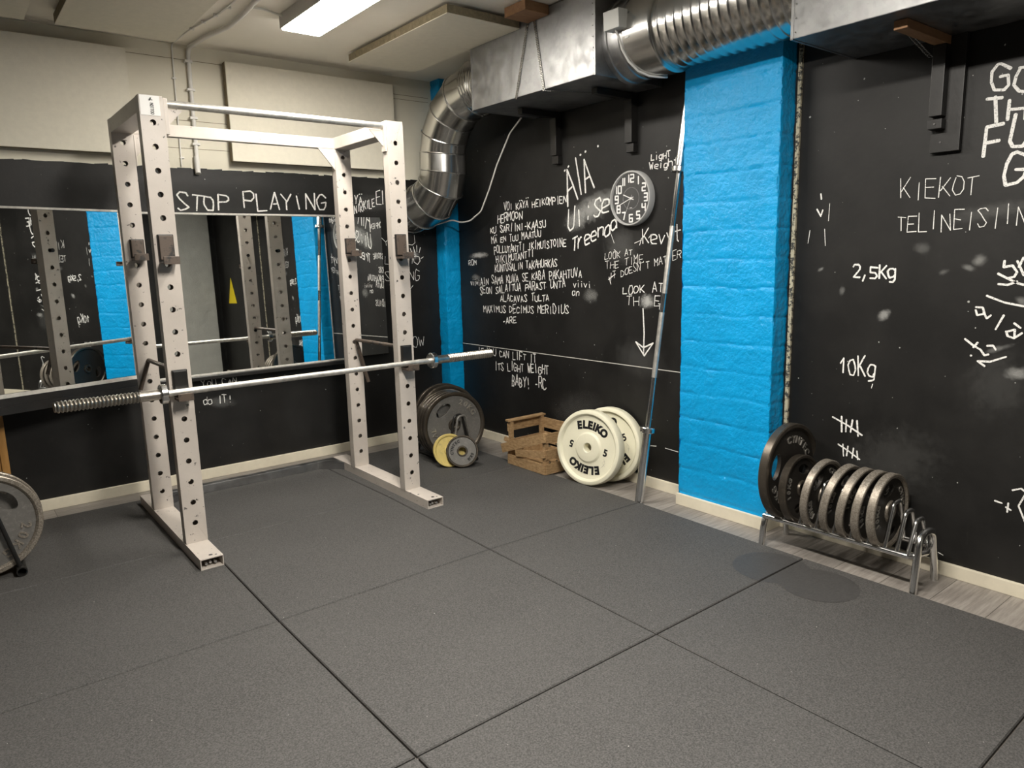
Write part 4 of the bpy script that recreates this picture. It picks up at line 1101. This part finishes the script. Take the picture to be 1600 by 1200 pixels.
soft_panel(-3.06, -1.876, YB - .07, YB - .012, 1.972, 2.54, 'front', 'white acoustic panel on the back wall left of the pipes', 'acoustic panel', GP)
soft_panel(-1.333, -.190, YB - .07, YB - .012, 1.966, 2.545, 'front', 'white acoustic panel on the back wall right of the pipes', 'acoustic panel', GP)

# ------------------------------------------------------------------ pipes and cables
pp = thing('conduit_pipe', (-1.53, YB - .012, 1.9), 'thick white conduit pipe running down the back wall and across the ceiling', 'pipe')
PO = (-1.53, YB - .012, 1.9)
pth = fillet([(-1.533, YB - .014, 1.895), (-1.530, YB - .014, 2.2), (-1.526, YB - .014, ZC - .018), (-1.50, 2.86, ZC - .018), (-1.452, 2.62, ZC - .018), (-1.455, 2.40, ZC - .018), (-1.47, 2.14, ZC - .018), (-1.47, 1.2, ZC - .018)], .05, 5)
MB().tube(pth, .0125, 12).build('pipe', 'cable', pp, org=PO)
MB().tube([(-1.535, YB - .016, 1.985), (-1.535, YB - .016, 1.90), (-1.535, YB - .022, 1.885)], .0165, 12).build('end_sleeve', 'cable', pp, org=PO)
cl = MB()
for z in (2.52, 2.36, 2.2, 2.05): cl.box(-1.552, -1.508, YB - .03, YB, z, z + .014, .002)
cl.build('clip', 'cable', pp, org=PO)
tag(MB().tube(fillet([(-1.468, 2.28, ZC - .012), (-1.40, 2.27, ZC - .010), (-1.33, 2.30, ZC - .010), (-1.285, 2.29, ZC - .02)], .03, 4), .006, 8).build('cable', 'cable'), 'short white cable on the ceiling from conduit to lamp', 'cable')
tc = thing('cable', (-1.61, YB - .006, 1.93), 'thin white cable with small clips beside the conduit pipe on the back wall', 'cable')
TO = (-1.61, YB - .006, 1.93)
MB().tube(fillet([(-1.622, YB - .006, 1.925), (-1.617, YB - .006, 2.2), (-1.612, YB - .006, ZC - .008), (-1.60, 2.85, ZC - .008), (-1.545, 2.45, ZC - .008), (-1.54, 1.9, ZC - .008)], .03, 4), .0045, 8).build('wire', 'cable', tc, org=TO)
cl = MB()
for z in (2.42, 2.15, 1.97): cl.box(-1.627, -1.603, YB - .012, YB, z, z + .009, .002)
for y in (2.8, 2.65, 2.5, 2.35): cl.box(-1.60 + (2.85 - y) * .13 - .012, -1.60 + (2.85 - y) * .13 + .012, y, y + .009, ZC - .014, ZC, .002)
cl.build('clip', 'cable', tc, org=TO)
hc = fillet([(.17, 2.13, 2.208), (.175, 2.26, 2.13), (.185, 2.42, 1.95), (.19, 2.52, 1.80), (.195, 2.63, 1.66), (.19, 2.76, 1.602), (.165, 2.84, 1.595), (.13, 2.90, 1.618), (.085, 2.94, 1.600), (.02, 2.97, 1.580), (-.03, 3.0, 1.572)], .12, 5)
tag(MB().tube(hc, .0052, 10).build('cable', 'cable'), 'loose white cable hanging from the duct box to the bent round duct', 'cable')

# ------------------------------------------------------------------ wall clock
ck_c = (XR, 1.286, 1.650); CT = .042; CR = .152
clk = thing('wall_clock', ck_c, 'round black wall clock with white numerals and grey case', 'wall clock')
CM = Matrix.Rotation(-PI / 2, 4, 'Y') @ Matrix.Rotation(-PI / 2, 4, 'Z')       # local z -> -x (into room), local x -> -y, local y -> up
CM = Matrix(((0, 0, -1, 0), (-1, 0, 0, 0), (0, 1, 0, 0), (0, 0, 0, 1)))
MB().lathe([(0, .001), (CR, .001), (CR, CT - .006), (CR - .004, CT), (CR - .010, CT), (CR - .012, CT - .004), (CR - .012, CT - .016), (0, CT - .016)], 80, CM).build('case', 'clockgrey', clk)
fc = MB().disc(CR - .012, CT - .0155, 72, CM).build('face', 'clockface', clk)
nm = MB(); fr = lambda x, y: CM @ Vector((x, y, CT - .0145))
for h in range(1, 13):
    a = PI / 2 - h * PI / 6; cx, cy = .1090 * math.cos(a), .1090 * math.sin(a); s = str(h)
    hh = .040; ww = .027
    if h in (11,): ww = .022
    for k, ch in enumerate(s):
        gw = ww * (.55 if ch == '1' else 1); tot = sum(ww * (.62 if c == '1' else 1.22) for c in s)
        off = -tot / 2 + sum(ww * (.62 if c == '1' else 1.22) for c in s[:k]) + (ww * (.31 if ch == '1' else .61))
        for l in glyph(ch, DIGITS): nm.ribbon([(cx + off + (gx - .5) * ww * .86, cy + (gy - .5) * hh) for gx, gy in l], .0088, fr)
nm.build('numerals', 'clockwhite', fc)
tk = MB()
for k in range(60):
    a = k * PI / 30; tk.ribbon([(.058 * math.cos(a), .058 * math.sin(a)), (.0605 * math.cos(a), .0605 * math.sin(a))], .0013, fr)
tk.ribbon([(-.008, -.052), (.008, -.052)], .003, fr)
tk.build('minute_ring', 'clockwhite', fc)
for nme, ang, L, w, d in (('hour_hand', 292, .062, .0055, .0135), ('minute_hand', 250, .088, .0042, .0125), ('second_hand', 206, .092, .0016, .0115)):
    a = math.radians(90 - ang); f2 = lambda x, y, d=d: CM @ Vector((x, y, CT - d))
    MB().ribbon([(-.02 * math.cos(a), -.02 * math.sin(a)), (L * math.cos(a), L * math.sin(a))], w, f2).build(nme, 'clockwhite', clk)
MB().lathe([(0, CT - .0110), (.006, CT - .0110), (.006, CT - .0155)], 20, CM).build('hand_hub', 'clockwhite', clk)
MB().disc(CR - .0115, CT - .005, 72, CM).build('glass', 'pane', clk)

# ------------------------------------------------------------------ mirrors
mr = thing('wall_mirror', (-1.09, YB, .66), 'long wall mirror with pale edge strips behind the power rack', 'mirror', 'wall mirrors')
MO = (-1.09, YB, .66)
mx0, mx1 = -1.885, -.315; mz0, mz1 = .668, 1.642; ym = YB - .034
g = MB(); tilt = math.tan(math.radians(1.0)) * (mz1 - mz0)
g.b.faces.new([g.b.verts.new(p) for p in ((mx0, ym, mz0), (mx1, ym, mz0), (mx1, ym + tilt, mz1), (mx0, ym + tilt, mz1))])
g.build('mirror_glass', 'mirror', mr, org=MO, normals=False)
MB().box(mx0, mx1, ym + .0185, YB - .002, mz0, mz1).build('backing', 'blackpaint', mr, org=MO)
MB().box(mx0, -.60, ym - .006, YB - .002, mz1, mz1 + .011).build('top_strip', 'white_strip', mr, org=MO)
MB().box(mx0, -.64, ym - .008, YB - .002, mz0 - .011, mz0).build('bottom_strip', 'white_strip', mr, org=MO)
MB().box(mx0, -.60, ym - .035, YB - .002, mz0 - .036, mz0 - .012, .004).build('ledge', 'blackpaint', mr, org=MO)
ag = math.radians(16); e = Vector((-math.cos(ag), -math.sin(ag), 0)); nn = Vector((math.sin(ag), -math.cos(ag), 0)); R0 = Vector((-1.90, YB - .042, 0)); WL = .95
ml = thing('wall_mirror', tuple(R0 + e * WL / 2 + Vector((0, 0, .6))), 'left wall mirror set at an angle above the wooden board', 'mirror', 'wall mirrors')
LO2 = tuple(R0 + e * WL / 2 + Vector((0, 0, .6)))
z0, z1 = .712, 1.645
g = MB(); A, B_ = R0, R0 + e * WL
g.b.faces.new([g.b.verts.new(p) for p in ((B_.x, B_.y, z0), (A.x, A.y, z0), (A.x, A.y, z1), (B_.x, B_.y, z1))])
g.build('mirror_glass', 'mirror', ml, org=LO2, normals=False)
def wedge(za, zb, fo, bo=0.0):
    a = A + nn * fo; b_ = B_ + nn * fo
    poly = [(a.x, a.y), (a.x, YB - .003), (b_.x, YB - .003), (b_.x, b_.y)]
    return MB().prism(poly, zb - za, Matrix.Translation((0, 0, za)))
wedge(z0 - .002, z1 + .002, -.002).build('backing', 'blackpaint', ml, org=LO2)
wedge(z1 + .002, z1 + .013, .005).build('top_strip', 'white_strip', ml, org=LO2)
wedge(z0 - .022, z0 - .002, .006).build('bottom_strip', 'white_strip', ml, org=LO2)
wedge(z0 - .062, z0 - .022, .012).build('ledge', 'blackpaint', ml, org=LO2)
wedge(z0 - .105, z0 - .062, .022).build('ledge', 'blackpaint', ml, org=LO2)
# wooden board standing behind the left plates
wd = thing('wooden_board', (-2.90, YB - .1, FZ), 'orange brown wooden board standing against the wall at the left edge', 'wooden board')
WO = (-2.90, YB - .1, FZ)
MB().box(-3.15, -2.684, YB - .070, YB - .045, FZ, .60).build('panel', 'oak', wd, org=WO)
MB().box(-2.712, -2.676, YB - .085, YB - .035, FZ, .605, .004).build('edge_moulding', 'oak', wd, org=WO)
MB().box(-3.15, -2.712, YB - .080, YB - .040, .56, .605, .004).build('top_rail', 'oak', wd, org=WO)
# warning sign on the right wall behind the camera, seen in the mirror
sg = thing('warning_sign', (XR, -2.28, 1.0), 'yellow triangular warning sign seen in the right mirror', 'sign')
mb = MB(); vs = [(-.0, -1.50), (-.0, -1.82)]
mb.prism([(-2.44, 0), (-2.12, 0), (-2.28, .34)], .003, Matrix(((0, 0, -1, XR), (1, 0, 0, 0), (0, 1, 0, 1.0), (0, 0, 0, 1))))
mb.build('plate', 'sign', sg, org=(XR, -2.28, 1.0))
